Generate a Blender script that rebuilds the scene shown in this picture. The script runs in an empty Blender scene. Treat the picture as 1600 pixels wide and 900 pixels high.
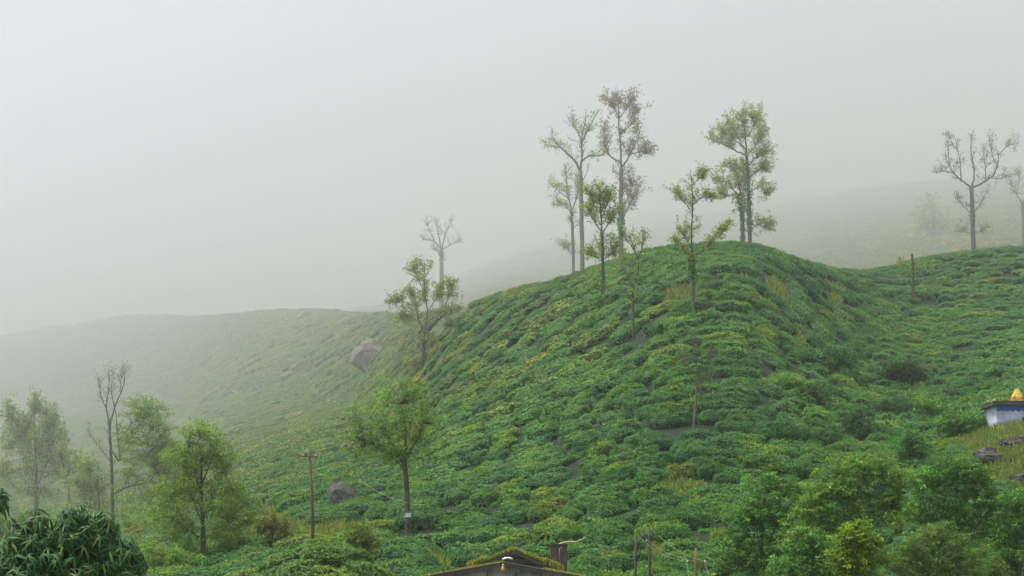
import bpy, math, random
import numpy as np
from mathutils import Vector, Matrix

rng = np.random.default_rng(7)
random.seed(7)
S = bpy.context.scene
C = S.collection

# ------------------------------------------------------------------ camera, sky, sun, exposure
HFOV = math.radians(36.0)
FX = 800 / math.tan(HFOV / 2)          # focal length in photo pixels (photo is 1600 wide)
HOR = 870.0                            # photo row of the camera's own level
cd = bpy.data.cameras.new('camera'); cam = bpy.data.objects.new('camera', cd); C.objects.link(cam)
cam.rotation_euler = (math.radians(90), 0, 0)
cd.sensor_width = 36; cd.angle = HFOV
cd.shift_y = (HOR - 450) / 1600
cd.clip_start = 0.5; cd.clip_end = 20000
S.camera = cam

SUN_EL, SUN_AZ = math.radians(62), math.radians(258)      # azimuth clockwise from +Y
w = bpy.data.worlds.new('World'); S.world = w; w.use_nodes = True
nt = w.node_tree; nt.nodes.clear()
sky = nt.nodes.new('ShaderNodeTexSky'); sky.sky_type = 'NISHITA'; sky.sun_disc = False
sky.sun_elevation = SUN_EL; sky.sun_rotation = SUN_AZ
sky.air_density = 1.0; sky.dust_density = 4.0; sky.ozone_density = 1.0
mixc = nt.nodes.new('ShaderNodeMix'); mixc.data_type = 'RGBA'
mixc.inputs[0].default_value = 0.85
mixc.inputs[7].default_value = (6.1, 6.42, 6.75, 1)         # the even grey-white cloud deck
bg = nt.nodes.new('ShaderNodeBackground'); bg.inputs[1].default_value = 0.10
wo = nt.nodes.new('ShaderNodeOutputWorld')
nt.links.new(sky.outputs[0], mixc.inputs[6]); nt.links.new(mixc.outputs[2], bg.inputs[0]); nt.links.new(bg.outputs[0], wo.inputs[0])

sl = bpy.data.lights.new('sun', 'SUN'); sl.energy = 5.0; sl.angle = math.radians(18); sl.color = (1, .96, .88)
sun = bpy.data.objects.new('sun', sl); C.objects.link(sun)
sd = Vector((math.sin(SUN_AZ) * math.cos(SUN_EL), math.cos(SUN_AZ) * math.cos(SUN_EL), math.sin(SUN_EL)))
sun.rotation_euler = sd.to_track_quat('Z', 'Y').to_euler()

S.view_settings.view_transform = 'Standard'; S.view_settings.look = 'None'
S.view_settings.exposure = 0.34; S.view_settings.gamma = 1.0
S.cycles.use_denoising = True
S.cycles.max_bounces = 6; S.cycles.diffuse_bounces = 4; S.cycles.glossy_bounces = 1
S.cycles.transmission_bounces = 2; S.cycles.volume_bounces = 3; S.cycles.transparent_max_bounces = 4

HAZE_DENSITY = 0.00057
HAZE_COLOR = (0.966, 0.977, 1.0, 1)

# ------------------------------------------------------------------ helpers
def tag(o, label=None, cat=None, group=None, kind=None):
    if label: o['label'] = label
    if cat: o['category'] = cat
    if group: o['group'] = group
    if kind: o['kind'] = kind
    return o

def empty(name, loc, label=None, cat=None, group=None, rz=0):
    o = bpy.data.objects.new(name, None); C.objects.link(o)
    o.location = loc; o.rotation_euler = (0, 0, rz); o.empty_display_size = .3
    return tag(o, label, cat, group)

def link(name, me, mat, parent=None):
    o = bpy.data.objects.new(name, me); C.objects.link(o)
    if mat is not None and not me.materials: me.materials.append(mat)
    if parent: o.parent = parent
    return o

def mesh_from(name, V, F, col=None, smooth=False):
    """V (n,3); F list of faces or an (m,k) array; col (n,3) or None"""
    me = bpy.data.meshes.new(name)
    V = np.asarray(V, np.float32)
    if isinstance(F, np.ndarray):
        m, k = F.shape
        me.vertices.add(len(V)); me.vertices.foreach_set('co', V.ravel())
        me.loops.add(m * k); me.loops.foreach_set('vertex_index', F.astype(np.int32).ravel())
        me.polygons.add(m); me.polygons.foreach_set('loop_start', np.arange(0, m * k, k, dtype=np.int32))
        me.update(calc_edges=True)
    else:
        me.from_pydata([tuple(map(float, v)) for v in V], [], F); me.update()
    if col is not None:
        a = me.color_attributes.new('Col', 'FLOAT_COLOR', 'POINT')
        c4 = np.ones((len(V), 4), np.float32); c4[:, :3] = col
        a.data.foreach_set('color', c4.ravel())
    me.polygons.foreach_set('use_smooth', np.full(len(me.polygons), smooth))
    return me

class MB:
    def __init__(s): s.V, s.F, s.Cc = [], [], []
    def add(s, V, F, col=None):
        b = len(s.V); s.V += [tuple(v) for v in V]; s.F += [tuple(i + b for i in f) for f in F]
        s.Cc += [col if col is not None else (.5, .5, .5)] * len(V)
    def box(s, c, size, rz=0, rx=0, ry=0, col=None, jit=0.0):
        hx, hy, hz = [q / 2 for q in size]
        R = Matrix.Rotation(rz, 3, 'Z') @ Matrix.Rotation(ry, 3, 'Y') @ Matrix.Rotation(rx, 3, 'X')
        V = [R @ Vector((x * hx, y * hy, z * hz)) + Vector(c) + Vector((random.uniform(-jit, jit), random.uniform(-jit, jit), random.uniform(-jit, jit)))
             for x in (-1, 1) for y in (-1, 1) for z in (-1, 1)]
        s.add(V, [(0, 1, 3, 2), (4, 6, 7, 5), (0, 4, 5, 1), (2, 3, 7, 6), (0, 2, 6, 4), (1, 5, 7, 3)], col)
    def tube(s, pts, rad, n=6, col=None, cap=True):
        pts = [Vector(p) for p in pts]; V = []; F = []
        for i, p in enumerate(pts):
            t = (pts[min(i + 1, len(pts) - 1)] - pts[max(i - 1, 0)])
            t = t.normalized() if t.length > 1e-6 else Vector((0, 0, 1))
            a = Vector((0, 1, 0)) if abs(t.y) < .9 else Vector((1, 0, 0))
            u = t.cross(a).normalized(); v = t.cross(u)
            r = rad[i] if hasattr(rad, '__len__') else rad
            for k in range(n):
                q = 2 * math.pi * k / n
                V.append(p + (u * math.cos(q) + v * math.sin(q)) * r)
        for i in range(len(pts) - 1):
            for k in range(n):
                F.append((i * n + k, i * n + (k + 1) % n, (i + 1) * n + (k + 1) % n, (i + 1) * n + k))
        if cap:
            F.append(tuple(range(n))[::-1]); F.append(tuple((len(pts) - 1) * n + k for k in range(n)))
        s.add(V, F, col)
    def lathe(s, c, prof, n=14, col=None):
        V = []; F = []
        for r, z in prof:
            for k in range(n):
                q = 2 * math.pi * k / n; V.append((c[0] + r * math.cos(q), c[1] + r * math.sin(q), c[2] + z))
        for i in range(len(prof) - 1):
            for k in range(n):
                F.append((i * n + k, i * n + (k + 1) % n, (i + 1) * n + (k + 1) % n, (i + 1) * n + k))
        F.append(tuple(range(n))[::-1]); F.append(tuple((len(prof) - 1) * n + k for k in range(n)))
        s.add(V, F, col)
    def build(s, name, mat, parent=None, smooth=False):
        return link(name, mesh_from(name, s.V, s.F, np.array(s.Cc) if s.Cc else None, smooth), mat, parent)

def unit(a): return a / np.maximum(np.linalg.norm(a, axis=-1, keepdims=True), 1e-9)

def leaf_arrays(c, ax, nr, L, W, col, fold=.18):
    """kite shaped leaves, one face each"""
    n = len(c); ax = unit(ax); sd_ = unit(np.cross(ax, nr)); nn = np.cross(sd_, ax)
    L = np.broadcast_to(L, (n,))[:, None]; W = np.broadcast_to(W, (n,))[:, None]
    V = np.empty((n, 4, 3), np.float32)
    V[:, 0] = c - ax * L * .5; V[:, 1] = c + sd_ * W * .5 + nn * W * fold - ax * L * .08
    V[:, 2] = c + ax * L * .5; V[:, 3] = c - sd_ * W * .5 + nn * W * fold - ax * L * .08
    F = np.arange(n * 4).reshape(n, 4)
    return V.reshape(-1, 3), F, np.repeat(col, 4, axis=0)

def rdir(n, up=0.0):
    d = unit(rng.normal(size=(n, 3))); d[:, 2] += up
    return unit(d)

def vary(base, n, br=.22, hue=.12):
    base = np.asarray(base, float)
    if base.ndim == 1: base = base[None]
    c = base[rng.integers(0, len(base), n)]
    b = np.exp(rng.normal(0, br, (n, 1))); h = rng.normal(0, hue, (n, 1))
    c = c * b; c[:, 0:1] *= 1 + h; c[:, 2:3] *= 1 - h * .6
    return np.clip(c, 0.004, .8)

# ------------------------------------------------------------------ materials
def mat_base(name):
    m = bpy.data.materials.new(name); m.use_nodes = True
    n = m.node_tree; b = n.nodes['Principled BSDF']
    return m, n, b
def noise(n, scale, detail=4, rough=.6, vec=None):
    t = n.nodes.new('ShaderNodeTexNoise'); t.inputs['Scale'].default_value = scale
    t.inputs['Detail'].default_value = detail; t.inputs['Roughness'].default_value = rough
    if vec: n.links.new(vec, t.inputs['Vector'])
    return t
def ramp(n, fac, stops):
    r = n.nodes.new('ShaderNodeValToRGB'); e = r.color_ramp.elements
    while len(e) < len(stops): e.new(.5)
    for i, (p, c) in enumerate(stops): e[i].position = p; e[i].color = (*c, 1)
    n.links.new(fac, r.inputs[0]); return r
def mixrgb(n, fac, a, b, mode='MIX'):
    m = n.nodes.new('ShaderNodeMix'); m.data_type = 'RGBA'; m.blend_type = mode
    for s, v in ((m.inputs[0], fac), (m.inputs[6], a), (m.inputs[7], b)):
        if hasattr(v, 'is_output'): n.links.new(v, s)
        elif isinstance(v, tuple): s.default_value = (*v, 1)
        else: s.default_value = v
    return m.outputs[2]
def attr(n, nm='Col'):
    a = n.nodes.new('ShaderNodeAttribute'); a.attribute_name = nm; return a.outputs['Color']
def pos(n): return n.nodes.new('ShaderNodeNewGeometry').outputs['Position']
def objc(n): return n.nodes.new('ShaderNodeTexCoord').outputs['Object']
def bump(n, b, h, s=.5, d=.05):
    q = n.nodes.new('ShaderNodeBump'); q.inputs['Strength'].default_value = s; q.inputs['Distance'].default_value = d
    n.links.new(h, q.inputs['Height']); n.links.new(q.outputs[0], b.inputs['Normal'])

def leafy(name, per_object=False, translucent=.25):
    m, n, b = mat_base(name)
    c = attr(n)
    if per_object:
        oi = n.nodes.new('ShaderNodeObjectInfo')
        r = ramp(n, oi.outputs['Random'], [(0, (.70, .80, .95)), (.45, (.95, 1, .95)), (.8, (1.15, 1.12, .85)), (.9, (1.3, 1.15, .8)), (.96, (2.0, 1.35, .6)), (1, (2.1, 1.1, .7))])
        c = mixrgb(n, 1.0, c, r.outputs[0], 'MULTIPLY')
        f = noise(n, .035, 3, .6, pos(n))
        r2 = ramp(n, f.outputs[0], [(.35, (.78, .9, 1.05)), (.65, (1.2, 1.1, .92))])
        c = mixrgb(n, 1.0, c, r2.outputs[0], 'MULTIPLY')
    n.links.new(c, b.inputs['Base Color']); b.inputs['Roughness'].default_value = .55
    b.inputs['Specular IOR Level'].default_value = .3
    if translucent:
        t = n.nodes.new('ShaderNodeBsdfTranslucent'); n.links.new(c, t.inputs[0])
        mx = n.nodes.new('ShaderNodeMixShader'); mx.inputs[0].default_value = translucent
        n.links.new(b.outputs[0], mx.inputs[1]); n.links.new(t.outputs[0], mx.inputs[2])
        n.links.new(mx.outputs[0], n.nodes['Material Output'].inputs[0])
    return m
M_leaf = leafy('leaf', False, .52)
M_tea = leafy('tea_leaf', True, .15)

def barky(name, c1, c2):
    m, n, b = mat_base(name); o = objc(n)
    f = noise(n, 2.2, 6, .65, o); r = ramp(n, f.outputs[0], [(.35, c1), (.62, c2)])
    g = noise(n, .7, 3, .5, o); r2 = ramp(n, g.outputs[0], [(.5, (1, 1, 1)), (.62, (.75, 1.0, .6))])
    n.links.new(mixrgb(n, 1.0, r.outputs[0], r2.outputs[0], 'MULTIPLY'), b.inputs['Base Color'])
    b.inputs['Roughness'].default_value = .9; bump(n, b, f.outputs[0], .6, .03)
    return m
M_bark = barky('bark_dark', (.035, .03, .024), (.10, .085, .065))
M_pale = barky('bark_pale', (.06, .05, .042), (.17, .145, .115))
M_warm = barky('bark_warm', (.07, .045, .03), (.18, .12, .08))

def surf(name, c1, c2, scale=3, rough=.9, c3=None, bs=.4, bd=.03, metal=0):
    m, n, b = mat_base(name); o = objc(n)
    f = noise(n, scale, 8, .7, o)
    st = [(.3, c1), (.6, c2)] + ([(.75, c3)] if c3 else [])
    r = ramp(n, f.outputs[0], st); n.links.new(r.outputs[0], b.inputs['Base Color'])
    b.inputs['Roughness'].default_value = rough; b.inputs['Metallic'].default_value = metal
    bump(n, b, f.outputs[0], bs, bd); return m
M_rock = surf('rock', (.06, .05, .045), (.20, .17, .15), .5, .95, (.32, .29, .26), 1.0, .5)
M_darkrock = surf('rock_dark', (.025, .025, .026), (.10, .10, .095), 1.1, .95, (.22, .21, .19), 1.0, .3)
M_earth = surf('earth', (.16, .09, .05), (.28, .17, .09), 1.5, 1)
M_wood = surf('weathered_wood', (.035, .026, .022), (.09, .07, .06), 5)
M_palewood = surf('pale_wood', (.28, .23, .18), (.45, .38, .30), 4)
M_pole = surf('pole_wood', (.055, .034, .022), (.15, .095, .055), 3)
M_rust = surf('rust', (.12, .045, .025), (.24, .10, .06), 5)
M_wire = surf('wire', (.22, .21, .15), (.34, .32, .24), 5, .6)
M_plaster = surf('stained_plaster', (.08, .08, .082), (.34, .34, .33), 1.6, .95, (.52, .51, .48))
M_tin = surf('tin_sheet', (.05, .045, .045), (.15, .13, .125), 2.5, .7, (.22, .16, .13))
M_white = surf('white_paint', (.55, .55, .58), (.75, .75, .77), 2)
M_lilac = surf('white_limewash', (.28, .32, .46), (.62, .65, .80), 1.3, .9, (.74, .75, .84))
M_blue = surf('blue_paint', (.03, .08, .40), (.07, .14, .55), 2, .7)
M_slab = surf('mossy_slab', (.022, .028, .024), (.06, .06, .045), 2)
M_yellow = surf('yellow_paint', (.30, .19, .03), (.58, .42, .06), 5, .8)
M_ochre = surf('ochre_paint', (.32, .17, .04), (.55, .36, .11), 5, .7)
M_red = surf('red_paint', (.25, .06, .05), (.38, .10, .08), 4, .6)
M_brick = surf('brown_plaster', (.045, .028, .024), (.11, .075, .065), 3)

mg, n, b = mat_base('ground')
f1 = noise(n, 1.3, 8, .7, pos(n)); f2 = noise(n, .08, 4, .6, pos(n))
r1 = ramp(n, f1.outputs[0], [(.3, (.55, .55, .55)), (.7, (1.4, 1.4, 1.3))])
r2_ = ramp(n, f2.outputs[0], [(.35, (.8, .9, .9)), (.65, (1.15, 1.1, .9))])
c_ = mixrgb(n, 1.0, mixrgb(n, 1.0, attr(n), r1.outputs[0], 'MULTIPLY'), r2_.outputs[0], 'MULTIPLY')
n.links.new(c_, b.inputs['Base Color']); b.inputs['Roughness'].default_value = 1
bump(n, b, f1.outputs[0], .7, .2)
M_ground = mg

# ------------------------------------------------------------------ terrain
# profile of the land along 21 bearings; each: (B, C, D, E, F, G, H, I, J) as (distance, photo row seen there)
COLS = [-900, -200, 0, 100, 250, 400, 480, 540, 620, 700, 800, 900, 1000, 1080, 1150, 1250, 1340, 1450, 1600, 1800, 2600]
TAB = {
 -900: [(86, 940), (130, 885), (470, 840), (1900, 740), (4400, 620), (4450, 622), (4900, 622), (5500, 620), (6000, 615)],
 -200: [(86, 930), (130, 875), (470, 815), (1900, 680), (4300, 555), (4400, 558), (4900, 558), (5400, 556), (6000, 550)],
 0:    [(86, 935), (130, 897), (470, 815), (2400, 668), (4700, 535), (4800, 538), (5000, 542), (5200, 545), (6000, 530)],
 100:  [(86, 932), (125, 893), (450, 808), (2000, 658), (4100, 520), (4200, 524), (4600, 533), (5000, 530), (6000, 512)],
 250:  [(86, 925), (118, 884), (350, 796), (1600, 650), (3500, 503), (3620, 510), (3900, 520), (4600, 505), (5800, 508)],
 400:  [(86, 914), (112, 862), (235, 757), (980, 636), (2300, 494), (2420, 502), (2900, 505), (4300, 503), (5800, 499)],
 480:  [(86, 908), (108, 838), (204, 742), (780, 628), (1950, 491), (2070, 500), (2700, 502), (4200, 499), (5800, 495)],
 540:  [(86, 906), (106, 834), (180, 740), (600, 622), (1600, 492), (1720, 501), (2500, 501), (4000, 494), (5800, 488)],
 620:  [(86, 905), (103, 838), (148, 748), (340, 619), (920, 493), (1040, 505), (2200, 497), (3800, 486), (5800, 468)],
 700:  [(86, 905), (102, 836), (130, 748), (190, 622), (430, 482), (540, 498), (2000, 484), (3600, 456), (5800, 436)],
 800:  [(86, 905), (102, 828), (127, 725), (166, 600), (255, 462), (370, 480), (1850, 456), (3500, 425), (5800, 396)],
 900:  [(86, 905), (102, 815), (124, 702), (158, 572), (215, 441), (340, 455), (1750, 446), (3400, 408), (5800, 362)],
 1000: [(86, 905), (102, 805), (122, 690), (151, 548), (196, 411), (320, 435), (1700, 438), (3300, 398), (5800, 336)],
 1080: [(86, 905), (102, 803), (122, 687), (148, 540), (188, 400), (310, 430), (1250, 434), (2600, 390), (5800, 324)],
 1150: [(86, 905), (102, 803), (122, 685), (147, 537), (186, 397), (310, 430), (1200, 431), (2500, 384), (5800, 314)],
 1250: [(86, 905), (102, 803), (123, 690), (153, 557), (204, 419), (330, 462), (1100, 434), (2200, 376), (5800, 302)],
 1340: [(86, 905), (102, 803), (126, 694), (168, 572), (250, 432), (380, 470), (1050, 438), (2000, 368), (5800, 292)],
 1450: [(86, 905), (100, 806), (126, 697), (178, 570), (275, 410), (420, 448), (950, 420), (1800, 358), (5800, 282)],
 1600: [(86, 900), (97, 806), (116, 692), (172, 562), (285, 393), (440, 432), (900, 406), (1700, 335), (5800, 272)],
 1800: [(86, 900), (97, 806), (116, 692), (172, 560), (285, 388), (440, 428), (1150, 400), (2400, 330), (5800, 270)],
 2600: [(86, 910), (97, 830), (116, 740), (172, 620), (285, 440), (440, 440), (1150, 420), (2400, 370), (6000, 345)],
}
def pchip_slopes(x, y):
    h = np.diff(x); d = np.diff(y) / h; m = np.zeros_like(y)
    for i in range(1, len(x) - 1):
        if d[i - 1] * d[i] > 0:
            w1 = 2 * h[i] + h[i - 1]; w2 = h[i] + 2 * h[i - 1]
            m[i] = (w1 + w2) / (w1 / d[i - 1] + w2 / d[i])
    m[0] = d[0]; m[-1] = d[-1]; return m
def pchip(x, y, q):
    x = np.asarray(x, float); y = np.asarray(y, float); m = pchip_slopes(x, y)
    q = np.clip(q, x[0], x[-1]); i = np.clip(np.searchsorted(x, q) - 1, 0, len(x) - 2)
    h = x[i + 1] - x[i]; t = (q - x[i]) / h
    return ((1 + 2 * t) * (1 - t) ** 2 * y[i] + t * (1 - t) ** 2 * h * m[i] + t * t * (3 - 2 * t) * y[i + 1] + t * t * (t - 1) * h * m[i + 1])

GX = np.arange(-900, 2601, 10.0)
GY = np.concatenate([np.linspace(-30, 60, 30)[:-1], np.linspace(60, 330, 271)[:-1], np.geomspace(330, 6600, 190)])
ctrl = []
for k in range(9):
    ctrl.append((pchip(COLS, [TAB[c][k][0] for c in COLS], GX), pchip(COLS, [TAB[c][k][1] for c in COLS], GX)))
HT = np.zeros((len(GX), len(GY)))
for i, gx in enumerate(GX):
    ys = [-40, 30, 55, 74]; zs = [-6.2, -5.6, -4.8, -3.5]
    for k in range(9):
        d, r = ctrl[k][0][i], ctrl[k][1][i]; ys.append(d); zs.append((HOR - r) / FX * d)
    zs.append(zs[-1] * 6700 / ys[-1] if zs[-1] > 0 else zs[-1]); ys.append(6700)
    HT[i] = pchip(ys, zs, GY)
ker = np.exp(-.5 * (np.arange(-4, 5) / 1.8) ** 2); ker /= ker.sum()
pad = np.pad(HT, ((4, 4), (0, 0)), 'edge')
HT = sum(ker[j] * pad[j:j + len(GX)] for j in range(9))

WV = [(rng.normal(0, 1, 2), rng.uniform(0, 6.28)) for _ in range(14)]
def wob(X, Y, L):
    s = 0
    for (k, p) in WV: s = s + np.sin((k[0] * X + k[1] * Y) / L + p)
    return s / 3.7
def ground(X, Y):
    X = np.asarray(X, float); Y = np.asarray(Y, float)
    px = np.clip(800 + FX * X / np.maximum(Y, 25), GX[0], GX[-1] - .01)
    fi = (px - GX[0]) / 10; i = fi.astype(int); fi = fi - i
    j = np.clip(np.searchsorted(GY, Y) - 1, 0, len(GY) - 2); fj = np.clip((Y - GY[j]) / (GY[j + 1] - GY[j]), 0, 1)
    z = (HT[i, j] * (1 - fi) + HT[i + 1, j] * fi) * (1 - fj) + (HT[i, j + 1] * (1 - fi) + HT[i + 1, j + 1] * fi) * fj
    # the low tea mound in front, on the left
    z = z + 4.2 * np.exp(-((X + 8.4) / 4.3) ** 2 - ((Y - 70) / 5.0) ** 2)
    # the grassy knoll under the shrine
    z = z + 1.0 * np.exp(-((X - 36) / 5.5) ** 2 - ((Y - 113) / 5) ** 2)
    z = z + .18 * wob(X, Y, 4.0) * np.clip((Y - 60) / 30, 0, 1) + np.clip(Y - 330, 0, 2500) * .0018 * wob(X, Y, 12. + .035 * np.clip(Y, 300, 3000))
    return z
def g1(X, Y): return float(ground(np.array([X]), np.array([Y]))[0])
def world(x, y, Y): return Vector(((x - 800) / FX * Y, Y, (HOR - y) / FX * Y))
SC = np.concatenate([np.arange(60, 400, .5), np.arange(400, 2500, 3.)])
_COLC = {}
def hit(x, y):
    """distance at which the line of sight through a photo point first meets the land"""
    c = int(round(x))
    if c not in _COLC: _COLC[c] = np.maximum.accumulate(ground((c - 800) / FX * SC, SC) / SC)
    j = int(np.searchsorted(_COLC[c], (HOR - y) / FX))
    return float(SC[j]) if j < len(SC) else None

# bare or grassy clearings (photo px ellipses): x, y, rx, ry, kind
PATCH = [(1068, 462, 32, 20, 'g'), (1212, 452, 15, 14, 'g'), (1232, 474, 9, 13, 'e'), (1300, 462, 18, 16, 'g'), (1250, 524, 8, 18, 'g'),
         (1066, 780, 36, 17, 'g'), (545, 668, 14, 18, 'g'), (548, 700, 20, 12, 'e'), (440, 822, 45, 22, 'g'), (520, 838, 60, 12, 'g'),
         (400, 800, 24, 10, 'e'), (1560, 695, 60, 26, 'g'), (1580, 745, 45, 26, 'g'), (1125, 850, 16, 12, 'e'), (1012, 872, 14, 14, 'g'),
         (665, 885, 30, 12, 'g'), (1440, 610, 18, 14, 'g'), (1175, 440, 14, 8, 'e'), (880, 815, 22, 6, 'g')]
def patch_mask(px, py, grow=1.0):
    m = np.zeros(np.shape(px)); kind = np.zeros(np.shape(px), int)
    for x, y, rx, ry, k in PATCH:
        d = ((px - x) / (rx * grow)) ** 2 + ((py - y) / (ry * grow)) ** 2
        v = np.clip(1.5 - d, 0, 1); kind = np.where(v > m, 1 if k == 'g' else 2, kind); m = np.maximum(m, v)
    return m, kind

sgrid = np.linspace(-.78, .78, 521)
TY = np.concatenate([np.linspace(-25, 62, 36)[:-1], np.linspace(62, 320, 240)[:-1], np.geomspace(320, 6400, 150)])
SS, YY = np.meshgrid(sgrid, TY, indexing='ij'); XX = SS * (np.maximum(YY, 0) + 70)
ZZ = ground(XX, YY)
pxg = 800 + FX * XX / np.maximum(YY, 1); pyg = HOR - FX * ZZ / np.maximum(YY, 1)
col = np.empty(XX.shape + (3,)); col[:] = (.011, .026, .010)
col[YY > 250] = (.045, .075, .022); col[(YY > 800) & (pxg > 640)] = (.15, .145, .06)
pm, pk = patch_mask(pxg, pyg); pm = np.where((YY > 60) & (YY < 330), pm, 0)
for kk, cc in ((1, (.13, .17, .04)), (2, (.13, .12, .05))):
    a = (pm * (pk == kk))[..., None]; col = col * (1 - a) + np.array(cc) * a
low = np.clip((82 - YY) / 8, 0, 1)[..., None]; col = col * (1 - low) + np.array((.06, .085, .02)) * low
ni, nj = XX.shape; idx = np.arange(ni * nj).reshape(ni, nj)
F = np.stack([idx[:-1, :-1], idx[1:, :-1], idx[1:, 1:], idx[:-1, 1:]], -1).reshape(-1, 4)
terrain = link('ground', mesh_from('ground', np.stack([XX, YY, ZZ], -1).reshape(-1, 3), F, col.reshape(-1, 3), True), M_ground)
tag(terrain, kind='structure', label='tea covered hillside and valley floor rising into fog')

# ------------------------------------------------------------------ tea bushes
TEA = [(.066, .235, .044), (.050, .200, .050), (.115, .270, .040), (.028, .160, .056)]
MOUNDC = [(.10, .21, .030), (.075, .18, .030), (.14, .24, .035)]
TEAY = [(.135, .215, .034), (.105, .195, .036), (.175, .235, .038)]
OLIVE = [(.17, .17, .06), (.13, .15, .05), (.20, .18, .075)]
SZ = np.array((4.0, 2.2, 1.35))            # the usual size of a clump; copies are scaled from it
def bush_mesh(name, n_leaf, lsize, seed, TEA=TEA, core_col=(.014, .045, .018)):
    r = np.random.default_rng(seed)
    nu, nv = 14, 5; ph = r.uniform(0, 6.28, 6)
    def R(th, el):
        return 1 + .10 * np.sin(2 * th + ph[0]) + .08 * np.sin(3 * th + ph[1]) * np.cos(el) + .07 * np.sin(5 * th + ph[2] + 3 * el) + .05 * np.sin(7 * el + ph[3])
    def P(th, el, k=1.0):
        q = R(th, el) * k; ce = np.sign(np.cos(el)) * np.abs(np.cos(el)) ** .6; se = np.abs(np.sin(el)) ** .75
        c_, s_ = np.cos(th), np.sin(th); return np.stack([.5 * q * ce * np.sign(c_) * np.abs(c_) ** .6, .5 * q * ce * np.sign(s_) * np.abs(s_) ** .75, q * se], -1)
    V = []; 
    for iv in range(nv):
        el = (math.pi / 2) * iv / nv
        V.append(P(np.arange(nu) / nu * 2 * math.pi, np.full(nu, el), .90 if iv else .72))
    V.append(np.array([[0, 0, .9]])); V = np.concatenate(V)
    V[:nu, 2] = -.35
    Fq = []
    for iv in range(nv - 1):
        for k in range(nu): Fq.append((iv * nu + k, iv * nu + (k + 1) % nu, (iv + 1) * nu + (k + 1) % nu, (iv + 1) * nu + k))
    top = nv * nu
    tri = [((nv - 1) * nu + k, (nv - 1) * nu + (k + 1) % nu, top, top) for k in range(nu)]
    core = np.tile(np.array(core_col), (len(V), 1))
    # leaves over the dome, more on the plucked top
    th = r.uniform(0, 2 * math.pi, n_leaf); el = np.where(r.random(n_leaf) < .62, np.arccos(np.sqrt(r.uniform(0, 1, n_leaf)) ** (1 / .6)), np.arcsin(r.uniform(0, .8, n_leaf)))
    c = P(th, el) * r.uniform(.92, 1.05, n_leaf)[:, None] * SZ
    V = V * SZ
    nrm = unit(np.stack([np.cos(th) * np.cos(el) / SZ[0] * 2.2, np.sin(th) * np.cos(el) / SZ[1] * 2.2, np.sin(el) + .25], -1))
    ax = unit(r.normal(size=(n_leaf, 3)) + nrm * .25)
    nr = unit(nrm + r.normal(size=(n_leaf, 3)) * .35)
    L = lsize * r.uniform(.7, 1.4, n_leaf)
    bc = np.array(TEA)[r.integers(0, len(TEA), n_leaf)] * np.exp(r.normal(0, .25, (n_leaf, 1)))
    sh = r.random(n_leaf) < .10 + .45 * np.clip((el - .45) / .8, 0, 1)                                    # fresh shoots: paler, yellower young leaves
    bc[sh] = bc[sh] * .35 + np.array((.175, .30, .042)) * .65 * np.exp(r.normal(0, .22, (int(sh.sum()), 1)))
    lv, lf, lc = leaf_arrays(c, ax, nr, L, L * .5, bc)
    Fall = np.concatenate([np.array(Fq), lf + len(V)])
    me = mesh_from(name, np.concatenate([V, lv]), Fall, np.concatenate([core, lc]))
    me.materials.append(M_tea); return me
def add_top(me): return me
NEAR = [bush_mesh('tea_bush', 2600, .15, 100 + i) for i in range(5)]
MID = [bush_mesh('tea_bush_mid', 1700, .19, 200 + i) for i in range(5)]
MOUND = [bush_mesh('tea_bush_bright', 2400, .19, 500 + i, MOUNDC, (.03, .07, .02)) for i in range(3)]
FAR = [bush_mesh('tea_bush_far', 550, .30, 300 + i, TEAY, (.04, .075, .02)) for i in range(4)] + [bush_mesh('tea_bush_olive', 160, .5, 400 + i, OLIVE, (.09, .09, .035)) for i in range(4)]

tilt_x = [-300, 560, 640, 700, 800, 900, 1000, 1080, 1150, 1220, 1330, 1400, 1450, 1600, 1700]
tilt_v = [-.03, -.05, -.25, -.42, -.42, -.36, -.22, -.08, .06, .40, .52, .25, .10, -.06, -.05]
tx = np.arange(-300, 1701, 1.0); tv = np.interp(tx, tilt_x, tilt_v); SX = np.cumsum(tv); SX -= SX[int(1120 + 300)]
def scrub(x, y):          # the wild gully on the right and the fringes, where no tea grows
    return ((x > 1195) and (x < 1560) and y > 535 + max(0, (1330 - x)) * .55 + max(0, x - 1400) * .35 and y > 520) or (x > 1150 and y > 770) or (x > 1500 and y > 655)
spots = []     # X, Y, length, depth, height, direction
def px_of(X, Y): return 800 + FX * X / Y, HOR - FX * g1(X, Y) / Y
# main hill and the right hand hill: rows follow the flank
c = 300.0; odd = False
while c < 1350:
    x = 640.0 + random.uniform(0, 20)
    yoff = random.uniform(-1.5, 1.5)
    while x < 1690:
        y = c + yoff + SX[int(x + 300)] + 4 * math.sin(x / 61 + c) + random.uniform(-1.6, 1.6)
        gul = 645 if y > 600 else 645 + (600 - y) * .35
        Yh = hit(x, y) if 375 < y < 930 and x > gul - 10 else None
        if Yh is None or Yh > 330:
            x += 18; continue
        Ya = hit(x, y - 8)
        raw = ((Ya or Yh + 2) - Yh) * 13.2 / 8 if Ya and Ya < 340 else 2.4
        if odd and raw < 4.0:
            x += 18; continue
        dep = min(4.0, max(2.0, raw))
        ln = random.uniform(2.0, 4.4) * (1.1 if Yh > 170 else 1)
        pm_, _ = patch_mask(x, y, 1.0)
        if not scrub(x, y) and pm_ < random.uniform(.2, .6) and random.random() > .015:
            spots.append(((x - 800) / FX * Yh, Yh, ln * 1.1, dep * random.uniform(.62, .77), random.uniform(.75, 1.1), SX[min(int(x + 340), 2000)] - SX[int(x + 260)]))
        x += ln * FX / Yh * (random.uniform(.84, .98) if random.random() > .12 else 1.15)
    c += 6.6; odd = not odd
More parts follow.
